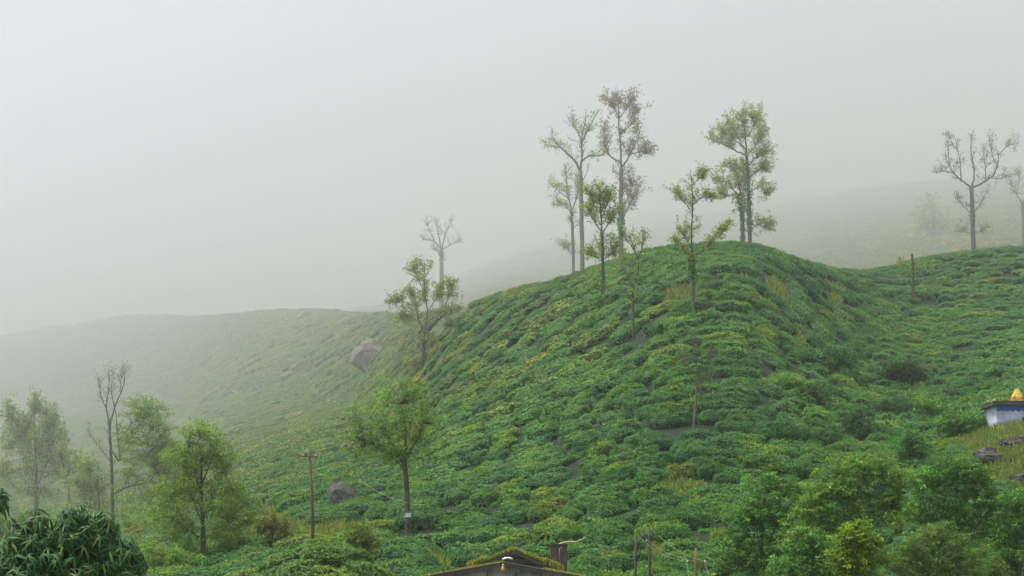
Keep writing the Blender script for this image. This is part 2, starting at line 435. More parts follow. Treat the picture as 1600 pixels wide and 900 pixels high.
# left hill and the valley: level rows
Yr = 84.0
while Yr < 1900:
    g = 1 + max(0, Yr - 130) / 260
    X = -.36 * Yr
    while True:
        px, py = px_of(X, Yr)
        edge = 650 if py > 610 else 650 + (610 - py) * .32
        if px > edge or px > 780: break
        ln = random.uniform(2.6, 4.8) * g
        pm_, _ = patch_mask(px, py, 1.0)
        if pm_ < .55 and random.random() > .05:
            yy = Yr + random.uniform(-.4, .4) * g + 1.2 * g * math.sin(X / 9 + Yr)
            spots.append((X, yy, ln, random.uniform(1.9, 2.4) * g, random.uniform(.75, 1.1) * (1 + (g - 1) * .6), random.uniform(-.1, .1)))
        X += ln * random.uniform(.85, 1.05)
    Yr += 2.9 * g ** 1.12
# far hills, in the fog: bigger clumps spaced wider
Yr = 1150.0
while Yr < 4300:
    X = -.36 * Yr; st = 11 + (Yr - 1150) * .007
    while X < .36 * Yr:
        if random.random() > .12 and not (Yr < 1500 and X < -.02 * Yr):
            spots.append((X + random.uniform(-1, 1), Yr + random.uniform(-2, 2), st * random.uniform(.8, 1.5), st * random.uniform(.6, .9), st * random.uniform(.2, .4), random.uniform(-.4, .4)))
        X += st * random.uniform(.95, 1.3)
    Yr += st * 1.05
# over the crest and just behind it
for Xk in np.arange(-16, 130, 2.3):
    for Yk in np.arange(175, 330, 2.1):
        px, py = px_of(Xk, Yk)
        if 650 < px < 1700 and random.random() > .04:
            Fc = np.interp(px, GX, ctrl[4][0])
            if Fc - 9 < Yk < Fc + 16:
                spots.append((Xk + random.uniform(-.4, .4), Yk, random.uniform(2.6, 4.2), random.uniform(1.9, 2.4), random.uniform(.7, 1.1), random.uniform(-.2, .2)))
# low weeds and young tea between the rows
for _ in range(500):
    qx, qy = random.uniform(640, 1620), random.uniform(385, 890); Yh = hit(qx, qy)
    if Yh and Yh < 330 and patch_mask(qx, qy)[0] < .3:
        ln = random.uniform(.8, 2.0); spots.append(((qx - 800) / FX * Yh, Yh, ln, ln * .8, random.uniform(.2, .5), random.uniform(-1, 1)))
# wild undergrowth in the gully on the right
for Yk in np.arange(82, 235, 1.5):
    X = .1 * Yk
    while X < .36 * Yk:
        px, py = px_of(X, Yk); ln = random.uniform(1.2, 3.2)
        if scrub(px, py) and patch_mask(px, py)[0] < .5 and random.random() > .1 and not (px > 1540 and 636 < py < 725):
            spots.append((X, Yk + random.uniform(-.6, .6), ln, ln * random.uniform(.7, 1.1), random.uniform(.4, 1.2), random.uniform(-1.5, 1.5)))
        X += ln * random.uniform(.6, 1.0)
# the mound in front
mound0 = len(spots)
for yy in np.arange(60, 80, 1.05):
    X = -18.5
    while X < -3:
        ln = random.uniform(1.5, 2.5)
        px, py = px_of(X, yy)
        if 4.2 * math.exp(-((X + 8.4) / 4.3) ** 2 - ((yy - 70) / 5.0) ** 2) > .25:
            spots.append((X, yy + random.uniform(-.4, .4), ln, random.uniform(1.4, 1.8), random.uniform(.45, .65), random.uniform(-.25, .25)))
        X += ln * .8
mound1 = len(spots)
for yy in np.arange(79.5, 86, 1.7):            # strip behind the house
    X = -4.5
    while X < 13:
        ln = random.uniform(1.6, 2.6); px, py = px_of(X, yy)
        if patch_mask(px, py)[0] < .5 and not (px < 900 and yy < 80.5): spots.append((X, yy, ln, 1.8, random.uniform(.7, 1.0), 0))
        X += ln * .9
keepers = []
for (bx, by) in ((638, 835), (942, 475), (990, 530), (1083, 490), (1083, 672), (660, 603), (1426, 475)):
    keepers.append(((bx - 800) / FX * hit(bx, by), hit(bx, by)))
blocked = [any(abs(q[0] - a) < 1.7 and -3.6 < q[1] - b_ < .9 for a, b_ in keepers) for q in spots]
is_mound = np.array([mound0 <= i < mound1 for i in range(len(spots)) if not blocked[i]])
sp = np.array([q for q, bl in zip(spots, blocked) if not bl])
gx, gy = sp[:, 0], sp[:, 1]; gz = ground(gx, gy)
e = .8
nx = -(ground(gx + e, gy) - ground(gx - e, gy)) / (2 * e); ny = -(ground(gx, gy + e) - ground(gx, gy - e)) / (2 * e)
NRM = unit(np.stack([nx * .75, ny * .75, np.ones(len(gx))], -1))
px = 800 + FX * gx / gy; py = HOR - FX * gz / gy
# row direction on the ground that shows as the wanted slant
mats = []
for i in range(len(sp)):
    nrm = Vector(NRM[i]); d = sp[i, 5]
    sl_img = d / 80.0 if abs(d) > 1e-6 and px[i] > 600 and gy[i] < 335 else d * .2
    m = max(-ny[i] * FX / gy[i] * 1.0, 1.5)                 # px of photo row per metre of depth, about
    mm = max(.5, (-ny[i]) * FX / gy[i] - (HOR - py[i]) / gy[i])
    dirv = Vector((1, max(-1.6, min(1.6, -(sl_img) * FX / gy[i] / mm)), 0)).normalized() if gy[i] < 335 else Vector((1, d, 0)).normalized()
    t = (dirv - nrm * dirv.dot(nrm)).normalized(); bta = nrm.cross(t)
    mats.append(Matrix((t, bta, nrm)).transposed())
size = sp[:, 2] * FX / gy * ((px > 5) & (px < 1595) & (py < 905) & (py > 380))
order = np.argsort(-size); hero = set(order[:290].tolist())
first = {}
for i in order[:290]:
    k = int(rng.integers(0, len(NEAR))) if not is_mound[i] else 5 + int(rng.integers(0, 3))
    if k not in first:
        o = bpy.data.objects.new('tea_bush', (NEAR + MOUND)[k]); first[k] = o
    else: o = first[k].copy()
    C.objects.link(o)
    M4 = mats[i].to_4x4() @ Matrix.Diagonal((sp[i, 2] / SZ[0], sp[i, 3] / SZ[1], sp[i, 4] / SZ[2], 1))
    M4.translation = (gx[i], gy[i], gz[i] - .05); o.matrix_world = M4
    if is_mound[i]: tag(o, 'bright yellow green tea bush on the low mound around the brown pole', 'tea bush', 'tea bushes on the near mound')
    elif px[i] < 640: tag(o, 'low green tea bush on the valley floor between mound and boulder', 'tea bush', 'tea bushes on the valley floor')
    elif px[i] < 960: tag(o, 'low clipped tea bush in the nearest rows above the mossy hut roof', 'tea bush', 'tea bushes above the hut')
    else: tag(o, 'low clipped tea bush in the nearest rows around the pair of dark poles', 'tea bush', 'tea bushes around the dark poles')
rest = [i for i in range(len(sp)) if i not in hero]
lib = bpy.data.collections.new('tea_library')
for k, me in enumerate(NEAR + MID + FAR + MOUND):
    o = bpy.data.objects.new('bush_%02d' % k, me); lib.objects.link(o)
def scatter(name, ids, label, variants):
    me = bpy.data.meshes.new(name); me.vertices.add(len(ids))
    P = np.stack([gx[ids], gy[ids], gz[ids] - .05], -1).astype(np.float32); me.vertices.foreach_set('co', P.ravel())
    ro = np.array([mats[i].to_euler() for i in ids], np.float32)
    me.attributes.new('rot', 'FLOAT_VECTOR', 'POINT').data.foreach_set('vector', ro.ravel())
    me.attributes.new('scl', 'FLOAT_VECTOR', 'POINT').data.foreach_set('vector', (sp[ids][:, 2:5] / SZ).astype(np.float32).ravel())
    me.attributes.new('vid', 'INT', 'POINT').data.foreach_set('value', np.array(variants, np.int32))
    o = link(name, me, M_tea); tag(o, label, kind='stuff')
    g = bpy.data.node_groups.new(name + '_scatter', 'GeometryNodeTree')
    g.interface.new_socket('Geometry', in_out='INPUT', socket_type='NodeSocketGeometry')
    g.interface.new_socket('Geometry', in_out='OUTPUT', socket_type='NodeSocketGeometry')
    N = g.nodes; gi = N.new('NodeGroupInput'); go = N.new('NodeGroupOutput')
    ip = N.new('GeometryNodeInstanceOnPoints'); ci = N.new('GeometryNodeCollectionInfo')
    ci.inputs['Collection'].default_value = lib; ci.inputs['Separate Children'].default_value = True; ci.inputs['Reset Children'].default_value = True
    def na(nm, t):
        q = N.new('GeometryNodeInputNamedAttribute'); q.data_type = t; q.inputs['Name'].default_value = nm; return q.outputs['Attribute']
    er = N.new('FunctionNodeEulerToRotation')
    ln_ = g.links.new
    ln_(gi.outputs[0], ip.inputs['Points']); ln_(ci.outputs[0], ip.inputs['Instance']); ip.inputs['Pick Instance'].default_value = True
    ln_(na('vid', 'INT'), ip.inputs['Instance Index']); ln_(na('rot', 'FLOAT_VECTOR'), er.inputs[0]); ln_(er.outputs[0], ip.inputs['Rotation'])
    ln_(na('scl', 'FLOAT_VECTOR'), ip.inputs['Scale']); ln_(ip.outputs[0], go.inputs[0])
    mo = o.modifiers.new('scatter', 'NODES'); mo.node_group = g
    return o
v = [int(rng.integers(0, 5)) if gy[i] < 130 else int(rng.integers(5, 10)) if gy[i] < 300 and not (px[i] < 700 and rng.random() < (gy[i] - 130) / 170) and not (700 < px[i] < 960 and gy[i] > 150 and rng.random() < .45) else int(rng.integers(10, 14)) if (gy[i] < 1150 or px[i] < 640) else int(rng.integers(14, 18)) for i in rest]
near_ids = [i for i in rest if gy[i] < 1150]; far_ids = [i for i in rest if gy[i] >= 1150]
v = [18 + int(rng.integers(0, 3)) if is_mound[i] else q for i, q in zip(rest, v)]
vm = dict(zip(rest, v))
scatter('tea_cover', near_ids, 'close rows of clipped tea covering the hills', [vm[i] for i in near_ids])
scatter('far_tea_cover', far_ids, 'tea growing on the far slopes deep in the fog', [vm[i] for i in far_ids])
print('bushes', len(sp), 'near rest', len(near_ids), 'far', len(far_ids))


# ------------------------------------------------------------------ trees
GREEN = [(.15, .33, .05), (.11, .28, .05), (.23, .37, .05)]
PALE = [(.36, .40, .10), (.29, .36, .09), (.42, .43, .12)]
YGREEN = [(.22, .36, .042), (.18, .31, .042), (.29, .39, .052)]
RUSSET = [(.30, .22, .13), (.38, .29, .15), (.25, .20, .12), (.34, .33, .14)]
DEEP = [(.08, .25, .055), (.06, .20, .055), (.13, .29, .05)]
SCRUB = [(.06, .19, .055), (.045, .15, .055), (.10, .23, .05), (.09, .18, .065)]

def smooth_line(P, k=4, wig=0.0):
    """Catmull-Rom through 3-D points with a little wander"""
    P = np.asarray(P, float); out = []
    Q = np.concatenate([[2 * P[0] - P[1]], P, [2 * P[-1] - P[-2]]])
    for i in range(1, len(Q) - 2):
        for t in np.arange(k) / k:
            out.append(.5 * (2 * Q[i] + (Q[i + 1] - Q[i - 1]) * t + (2 * Q[i - 1] - 5 * Q[i] + 4 * Q[i + 1] - Q[i + 2]) * t * t + (3 * Q[i] - Q[i - 1] - 3 * Q[i + 1] + Q[i + 2]) * t ** 3))
    out.append(P[-1]); out = np.array(out)
    if wig: out[1:-1] += rng.normal(0, wig, out[1:-1].shape)
    return out

def tree(label, base, limbs, Y=None, name='shade_tree', cat='tree', group=None, bark=None, cols=GREEN, twig=(5, 26, .5), leaves=(10, 9, 4.5),
         clumps=(), spray=(16, 12), leaf_at=.25, up=.5, lean_depth=.6, ivy=(), seed=None, leafcol2=None, leaf_from=0, drop=0.0, fill=1.15, upb=2.0, lift=0.0, loose=.22):
    """base: photo px of the foot; limbs: [(points px, r0 px, r1 px)...], the first is the trunk; sizes in photo px at the tree's distance.
    twig: (twigs per limb, length, child share); leaves: (per twig, leaf length, width); clumps: [(x, y, rx, ry, sprays)]"""
    global rng
    keep = rng; rng = np.random.default_rng(seed if seed is not None else int(base[0] * 7 + base[1]))
    xb, yb = base
    if Y is None: Y = hit(xb, yb)
    k = Y / FX; X0 = (xb - 800) * k; Zg = g1(X0, Y)
    root = empty(name, (X0, Y, Zg - .05), label, cat, group)
    def loc(p, dy=0.0): return np.array([(p[0] - xb) * k, dy, (HOR - p[1]) * k - Zg])
    paths = []; allpts = []; twigpts = []
    for li, (pts, r0, r1) in enumerate(limbs):
        P = []
        side = rng.choice([-1, 1]) * rng.uniform(.3, 1)
        L0 = pts[0]
        for j, p in enumerate(pts):
            dy = 0.0 if li == 0 else side * lean_depth * (abs(p[0] - L0[0]) * .6 + .25 * abs(p[1] - L0[1])) * k
            P.append(loc(p, dy))
        if li == 0: P[0][2] = -.3; P[0][0] = 0
        else:                                     # start on the nearest point of what is already there
            A = np.concatenate(paths[:1] if li == 1 else paths); q = np.linalg.norm(A - P[0], axis=1).argmin(); sh = A[q] - P[0]
            P = [p + sh * max(0, 1 - j / max(1, len(P) - 1)) for j, p in enumerate(P)]
        L = smooth_line(P, 5, .35 * k * (1 if li else .6)); paths.append(L)
        rad = np.linspace(r0, r1, len(L)) * k * (.84 if li == 0 else .74)
        if li == 0: rad[0] *= 1.35; rad[1] *= 1.12
        m = MB(); m.tube(L, rad, 7)
        nt, tl, ch = twig
        nt = int(nt * 2.0); n_here = nt if li else max(0, nt // 2)
        for _ in range(n_here):
            t = rng.uniform(.25 if li else .6, 1) ** .8; q = min(int(t * (len(L) - 1)), len(L) - 2)
            tan = unit(L[q + 1] - L[q]); d = unit(rng.normal(size=3) * np.array([1, .8, .6]) * .8 + tan * .7 + np.array([0, 0, up]))
            ln = tl * k * rng.uniform(.5, 1.2)
            def grow(p, d, ln, r, dep):
                pts_ = [p]; dd = d
                for _s in range(4):
                    dd = unit(dd + rng.normal(size=3) * .22 + np.array([0, 0, .08])); pts_.append(pts_[-1] + dd * ln / 4)
                m.tube(pts_, np.linspace(r, r * .35, 5), 4, cap=False)
                twigpts.append(np.array(pts_)); 
                if dep > 0:
                    for _c in range(2 if rng.random() < ch else 1):
                        i0 = int(rng.integers(1, 4)); grow(pts_[i0], unit(dd + rng.normal(size=3) * .7), ln * .6, r * .6, dep - 1)
            grow(L[q], d, ln, max(.26 * k, .34 * rad[q] if li else .2 * rad[q]), 1)
        paths_obj = m
        m.build('trunk' if li == 0 else 'limb', bark or M_bark, root, True)
    LC, LA, LN, LL, LCc = [], [], [], [], []
    nl, ll, lw = leaves
    def put(c, ax, nr, n, cols_=None):
        LC.append(c); LA.append(ax); LN.append(nr); LL.append(ll * .62 * k * rng.uniform(.6, 1.3, n)); LCc.append(vary(cols_ or cols, n))
    if nl:
        for T in twigpts[leaf_from:]:
            if rng.random() < drop: continue
            n_ = rng.poisson(nl * 1.1)
            if not n_: continue
            t = rng.uniform(leaf_at, 1, n_) * 3.999; q = t.astype(int); f = (t - q)[:, None]
            c = T[q] * (1 - f) + T[q + 1] * f + rng.normal(0, ll * k * .45, (n_, 3))
            put(c, rdir(n_, .1), rdir(n_, .9), n_, leafcol2 if (leafcol2 and rng.random() < .35) else None)
    AP = np.concatenate(paths) if paths else np.zeros((1, 3))
    if clumps:
        tw = MB(); any_tw = False
        for (cx, cy, rx, ry, ns) in clumps:
            ns = int(ns * fill)
            cc = loc((cx, cy), rng.uniform(-.5, .5) * rx * k * .5)
            u = unit(rng.normal(size=(ns, 3))); rr = rng.uniform(0, 1, (ns, 1)) ** (1 / 2.4)
            sc = np.array([rx, min(rx, ry * 1.3) * .9, ry]) * k
            q = u * rr * (1 + .22 * np.sin(3 * u[:, :1] * 2.3 + cx) + .18 * np.sin(5 * u[:, 2:] + cy))
            ctr = cc + q * sc
            hole = np.sin(ctr[:, 0] * 2.1 / (spray[1] * k * .35) * .3 + cx) + np.sin(ctr[:, 2] * .9 / (spray[1] * k) + cy) + np.sin(ctr[:, 1] * .8 / (spray[1] * k) + 1)
            ctr = ctr[hole > -.75]; q = q[hole > -.75]
            tw_n = min(len(ctr), 9)
            for i_ in range(tw_n):
                a0 = AP[np.linalg.norm(AP - ctr[i_] + np.array([0, 0, ry * .3 * k]), axis=1).argmin()]
                mid = (a0 + ctr[i_]) / 2 + rng.normal(0, .1, 3) * rx * k + np.array([0, 0, -.05 * ry * k])
                tw.tube(smooth_line([a0, mid, ctr[i_]], 3), np.linspace(.8, .25, 7) * k * .7, 4, cap=False); any_tw = True
            m_ = spray[0]
            out = unit(q + np.array([0, 0, .35]))
            sd_ = unit(out * np.array([1, 1, .35]) + rng.normal(size=out.shape) * np.array([.5, .5, .22]) + np.array([0, 0, lift]))
            c = np.repeat(ctr, m_, 0) + np.repeat(sd_, m_, 0) * rng.uniform(-.5, .7, (len(ctr) * m_, 1)) * spray[1] * k + rng.normal(0, spray[1] * k * loose, (len(ctr) * m_, 3)) * np.array([1, 1, .55])
            nn = len(c)
            if nn:
                tone = np.repeat(np.exp(rng.normal(0, .26, (len(ctr), 1))), m_, 0)
                LC.append(c); LA.append(unit(np.repeat(sd_, m_, 0) + rng.normal(size=(nn, 3)) * .7)); LN.append(unit(np.repeat(out, m_, 0) * .35 + rdir(nn, upb)))
                LL.append(ll * .74 * k * rng.uniform(.6, 1.3, nn)); LCc.append(np.clip(vary(cols, nn) * tone, 0, .6))
        if any_tw: tw.build('branch', bark or M_bark, root, True)
    if LC:
        V, F, cl = leaf_arrays(np.concatenate(LC), np.concatenate(LA), np.concatenate(LN), np.concatenate(LL), np.concatenate(LL) * lw / ll, np.concatenate(LCc))
        link('crown', mesh_from('crown', V, F, cl), M_leaf, root)
    if ivy:
        c_, a_, n_2, l_, o_ = [], [], [], [], []
        for (y0, y1, rad_, n_) in ivy:
            T = paths[0]; z0, z1 = loc((0, y1))[2], loc((0, y0))[2]
            zz = rng.uniform(z0, z1, n_); q = np.abs(T[:, 2][None] - zz[:, None]).argmin(1)
            u = rdir(n_); u[:, 2] *= .3; u = unit(u); r_ = rad_ * k * rng.uniform(.5, 1.1, (n_, 1))
            p = T[q] + u * r_; p[:, 2] = zz
            c_.append(p); a_.append(rdir(n_, -.5)); n_2.append(u); l_.append(3.6 * k * rng.uniform(.7, 1.4, n_)); o_.append(vary(DEEP, n_))
        V, F, cl = leaf_arrays(np.concatenate(c_), np.concatenate(a_), np.concatenate(n_2), np.concatenate(l_), np.concatenate(l_) * .7, np.concatenate(o_))
        link('ivy', mesh_from('ivy', V, F, cl), M_leaf, root)
    rng = keep
    return root, k, loc

GR = 'slender shade trees along the ridge'
# tall pair and their companions left of the summit
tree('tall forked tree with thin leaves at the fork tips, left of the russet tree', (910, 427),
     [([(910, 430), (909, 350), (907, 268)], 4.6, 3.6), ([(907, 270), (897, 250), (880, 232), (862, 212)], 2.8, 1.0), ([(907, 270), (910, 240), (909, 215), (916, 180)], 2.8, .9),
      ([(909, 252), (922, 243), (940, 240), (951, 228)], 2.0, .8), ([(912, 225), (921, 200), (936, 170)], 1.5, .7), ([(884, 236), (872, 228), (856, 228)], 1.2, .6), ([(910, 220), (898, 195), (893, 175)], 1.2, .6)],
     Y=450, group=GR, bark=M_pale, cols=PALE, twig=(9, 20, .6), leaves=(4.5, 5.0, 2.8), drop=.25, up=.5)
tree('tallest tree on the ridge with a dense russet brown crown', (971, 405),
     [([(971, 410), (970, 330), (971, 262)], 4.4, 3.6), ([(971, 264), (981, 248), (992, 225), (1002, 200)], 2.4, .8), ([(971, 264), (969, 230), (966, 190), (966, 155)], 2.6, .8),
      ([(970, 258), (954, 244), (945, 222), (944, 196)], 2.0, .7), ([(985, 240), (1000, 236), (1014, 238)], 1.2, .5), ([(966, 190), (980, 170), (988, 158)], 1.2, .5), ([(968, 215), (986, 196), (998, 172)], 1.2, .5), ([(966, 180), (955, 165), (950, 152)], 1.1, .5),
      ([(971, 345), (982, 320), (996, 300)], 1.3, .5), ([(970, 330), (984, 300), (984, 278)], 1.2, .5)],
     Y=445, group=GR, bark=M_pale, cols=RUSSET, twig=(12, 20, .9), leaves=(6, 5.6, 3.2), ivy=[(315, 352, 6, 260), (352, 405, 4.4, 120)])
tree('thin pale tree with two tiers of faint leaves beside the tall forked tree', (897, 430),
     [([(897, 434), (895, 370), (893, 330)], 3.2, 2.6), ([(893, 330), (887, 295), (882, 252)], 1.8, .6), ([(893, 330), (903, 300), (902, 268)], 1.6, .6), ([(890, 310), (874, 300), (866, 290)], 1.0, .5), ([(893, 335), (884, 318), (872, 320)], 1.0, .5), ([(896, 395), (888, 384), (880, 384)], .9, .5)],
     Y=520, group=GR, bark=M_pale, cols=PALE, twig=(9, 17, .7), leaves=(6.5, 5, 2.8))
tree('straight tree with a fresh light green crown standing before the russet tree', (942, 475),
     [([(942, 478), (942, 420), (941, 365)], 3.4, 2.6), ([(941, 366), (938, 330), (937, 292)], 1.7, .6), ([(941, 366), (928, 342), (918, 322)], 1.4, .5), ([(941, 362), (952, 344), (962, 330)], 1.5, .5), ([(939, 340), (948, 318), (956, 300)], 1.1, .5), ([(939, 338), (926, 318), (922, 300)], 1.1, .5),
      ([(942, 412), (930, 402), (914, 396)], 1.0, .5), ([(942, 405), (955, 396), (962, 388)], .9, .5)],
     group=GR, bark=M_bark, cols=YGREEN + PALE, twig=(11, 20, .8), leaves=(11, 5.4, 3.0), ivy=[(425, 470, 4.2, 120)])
tree('small tree with a crooked open fork on the slope below the russet tree', (990, 530),
     [([(990, 534), (989, 490), (988, 448)], 3.0, 2.3), ([(988, 450), (996, 432), (998, 408), (990, 384), (980, 362)], 1.6, .5), ([(988, 450), (980, 432), (974, 412), (976, 385)], 1.3, .5), ([(997, 404), (1004, 385), (1006, 366)], 1.0, .5), ([(992, 388), (978, 372), (966, 364)], .9, .5)],
     group=GR, cols=PALE + GREEN, twig=(9, 19, .8), leaves=(6.5, 5, 2.8), drop=.15)
tree('tree with separate leafy tiers and one long side limb, beside the yellow clearing', (1083, 490),
     [([(1083, 494), (1083, 440), (1081, 400)], 3.6, 2.8), ([(1081, 402), (1081, 360), (1083, 310), (1080, 262)], 2.0, .6), ([(1082, 402), (1100, 392), (1114, 374), (1126, 356)], 1.6, .6), ([(1081, 400), (1066, 390), (1052, 378)], 1.3, .5),
      ([(1082, 325), (1066, 308), (1052, 296)], 1.0, .5), ([(1083, 320), (1098, 308), (1112, 306)], 1.0, .5), ([(1082, 290), (1092, 276), (1100, 270)], .9, .5), ([(1081, 390), (1072, 370), (1062, 352)], 1.0, .5), ([(1114, 376), (1128, 366), (1140, 348)], .9, .4)],
     group=GR, cols=PALE + YGREEN, twig=(10, 17, .8), leaves=(9, 5, 2.9), ivy=[(400, 432, 5.4, 240), (432, 468, 3.6, 60)])
tree('tall straight tree on the summit with a high pale crown and a limb stretched left', (1173, 390),
     [([(1174, 398), (1171, 340), (1169, 280), (1166, 235)], 4.2, 2.4), ([(1166, 240), (1150, 232), (1130, 222), (1106, 211)], 1.8, .5), ([(1166, 238), (1164, 205), (1160, 166)], 1.7, .5), ([(1167, 245), (1182, 225), (1194, 205)], 1.4, .5), ([(1166, 232), (1152, 208), (1140, 188)], 1.2, .5),
      ([(1169, 285), (1184, 268), (1200, 262)], 1.3, .5), ([(1170, 300), (1186, 292), (1204, 306)], 1.2, .5), ([(1168, 262), (1184, 246), (1198, 240)], 1.1, .5), ([(1172, 360), (1186, 352), (1200, 356)], .9, .4), ([(1160, 232), (1144, 216), (1126, 206)], 1.0, .4), ([(1164, 215), (1178, 195), (1180, 178)], 1.0, .4), ([(1169, 275), (1152, 262), (1136, 258)], 1.0, .4)],
     Y=345, group=GR, cols=PALE, twig=(13, 20, .9), leaves=(10, 5, 3), ivy=[(315, 362, 5.6, 260), (290, 315, 6.5, 90)])
tree('shorter ivy clad tree leaning on the tall summit tree', (1160, 383),
     [([(1160, 392), (1160, 345), (1157, 308)], 4.0, 3.2), ([(1157, 310), (1146, 296), (1134, 288), (1122, 276)], 1.5, .5), ([(1157, 310), (1154, 288), (1146, 262)], 1.5, .5), ([(1157, 310), (1164, 290), (1166, 270)], 1.3, .5), ([(1150, 298), (1138, 304), (1126, 300)], .9, .4)],
     Y=360, group=GR, cols=PALE, twig=(12, 18, .8), leaves=(9, 5, 3), ivy=[(302, 330, 7, 260), (330, 384, 4.6, 160)])
tree('bare tree with a wide U fork and few reddish leaves on the right ridge', (1522, 415),
     [([(1522, 420), (1520, 350), (1518, 293)], 4.6, 3.7), ([(1518, 295), (1502, 284), (1488, 272), (1478, 255), (1474, 240)], 2.1, .5), ([(1518, 293), (1534, 286), (1552, 274), (1562, 254), (1562, 232)], 2.4, .6),
      ([(1518, 294), (1524, 270), (1520, 235), (1522, 205)], 2.0, .6), ([(1502, 284), (1500, 250), (1494, 215)], 1.3, .5), ([(1486, 273), (1472, 270), (1458, 271)], 1.1, .5), ([(1562, 240), (1574, 228), (1588, 226)], 1.0, .4), ([(1560, 258), (1552, 234), (1548, 208)], 1.1, .4), ([(1540, 282), (1540, 256), (1538, 230)], 1.0, .4), ([(1480, 260), (1480, 232), (1486, 210)], 1.0, .4), ([(1550, 277), (1562, 280), (1572, 278)], .7, .4),
      ([(1519, 335), (1506, 318), (1496, 306)], .9, .4), ([(1519, 338), (1532, 318), (1540, 300)], .9, .4), ([(1521, 365), (1508, 360), (1502, 358)], .7, .4), ([(1521, 365), (1532, 360), (1540, 356)], .7, .4)],
     Y=520, group=GR, bark=M_bark, cols=RUSSET, twig=(8, 16, .9), leaves=(3.2, 4.6, 2.6), drop=.35, ivy=[(334, 346, 5.5, 60)])
tree('faint forked tree at the right end of the ridge, thinner than the U forked tree', (1600, 378),
     [([(1600, 384), (1599, 345), (1597, 318)], 3.6, 2.8), ([(1597, 319), (1588, 300), (1580, 282)], 1.5, .5), ([(1597, 319), (1606, 296), (1608, 270)], 1.6, .5), ([(1590, 302), (1594, 280), (1592, 268)], .9, .4)],
     Y=900, group=GR, bark=M_bark, cols=RUSSET + PALE, twig=(9, 16, .8), leaves=(4, 4.6, 2.6), drop=.2)
tree('pale leafy tree almost lost in fog behind the right ridge', (1455, 402),
     [([(1462, 430), (1461, 380), (1458, 340)], 2.2, 1.4), ([(1460, 370), (1446, 350), (1440, 330)], 1.0, .4), ([(1460, 372), (1474, 352), (1480, 340)], 1.0, .4)],
     Y=1500, cols=PALE, twig=(3, 14, .5), leaves=(3, 5, 3), clumps=[(1452, 330, 26, 24, 90), (1440, 352, 20, 18, 60), (1470, 352, 22, 20, 60), (1458, 375, 32, 20, 80)], spray=(12, 10))
tree('broken dark stump of a tree with sprouting leaves on the right hill', (1426, 475), [([(1426, 478), (1427, 440), (1425, 396)], 2.8, 2.3), ([(1426, 425), (1414, 414), (1404, 410)], .8, .4), ([(1426, 430), (1438, 420), (1446, 418)], .8, .4), ([(1426, 440), (1418, 432), (1408, 430)], .7, .4)],
     name='broken_tree', cols=GREEN + PALE, twig=(5, 15, .8), leaves=(6, 4.6, 2.8), up=.2)
tree('flat topped spreading tree right of the boulder, before the bare foggy tree', (660, 603),
     [([(660, 608), (661, 560), (664, 522)], 4.0, 3.0), ([(664, 524), (654, 500), (648, 470), (640, 452)], 1.8, .5), ([(664, 524), (668, 490), (664, 450), (664, 412)], 1.8, .5), ([(664, 520), (684, 500), (700, 488), (722, 480)], 2.0, .6), ([(650, 482), (634, 474), (616, 470)], 1.1, .4), ([(694, 494), (700, 466), (706, 444)], 1.1, .4), ([(666, 460), (654, 432), (646, 414)], 1.0, .4), ([(656, 505), (640, 496), (624, 494)], .9, .4), ([(668, 485), (682, 462), (690, 440)], 1.0, .4),
      ([(661, 580), (652, 572), (648, 570)], .8, .4)],
     group=GR, Y=300, cols=PALE + YGREEN, twig=(11, 19, .9), leaves=(11, 5, 3), up=.25)
tree('bare ghostly tree fading in the fog behind the flat topped tree', (690, 462),
     [([(690, 480), (690, 425), (690, 390)], 4.4, 3.6), ([(690, 392), (684, 362), (680, 338)], 1.6, .5), ([(690, 392), (697, 362), (706, 342)], 1.4, .5), ([(690, 392), (682, 382), (672, 376), (660, 376)], 1.4, .5), ([(690, 390), (706, 380), (720, 372)], 1.1, .5), ([(684, 400), (680, 392), (676, 388)], 1.5, .6), ([(680, 378), (672, 362), (668, 350)], .9, .4)],
     Y=1050, group=GR, bark=M_warm, cols=RUSSET, twig=(8, 15, .8), leaves=(1.2, 4, 2.2), drop=.5)
tree('spindly pale trunk with sparse thin foliage alone on the middle of the slope', (1083, 672),
     [([(1083, 676), (1086, 640), (1089, 600), (1088, 560)], 2.6, 1.0), ([(1086, 632), (1092, 610), (1096, 590)], .9, .4), ([(1088, 590), (1074, 566), (1066, 552)], .8, .4), ([(1088, 580), (1104, 560), (1112, 552)], .8, .4), ([(1088, 570), (1086, 545), (1084, 535)], .8, .4), ([(1088, 600), (1102, 592), (1114, 588)], .7, .4)],
     group=GR, bark=M_pale, cols=[(.10, .13, .06), (.08, .12, .05), (.13, .13, .07)], twig=(8, 18, .8), leaves=(6, 4.4, 2.4), drop=.1)
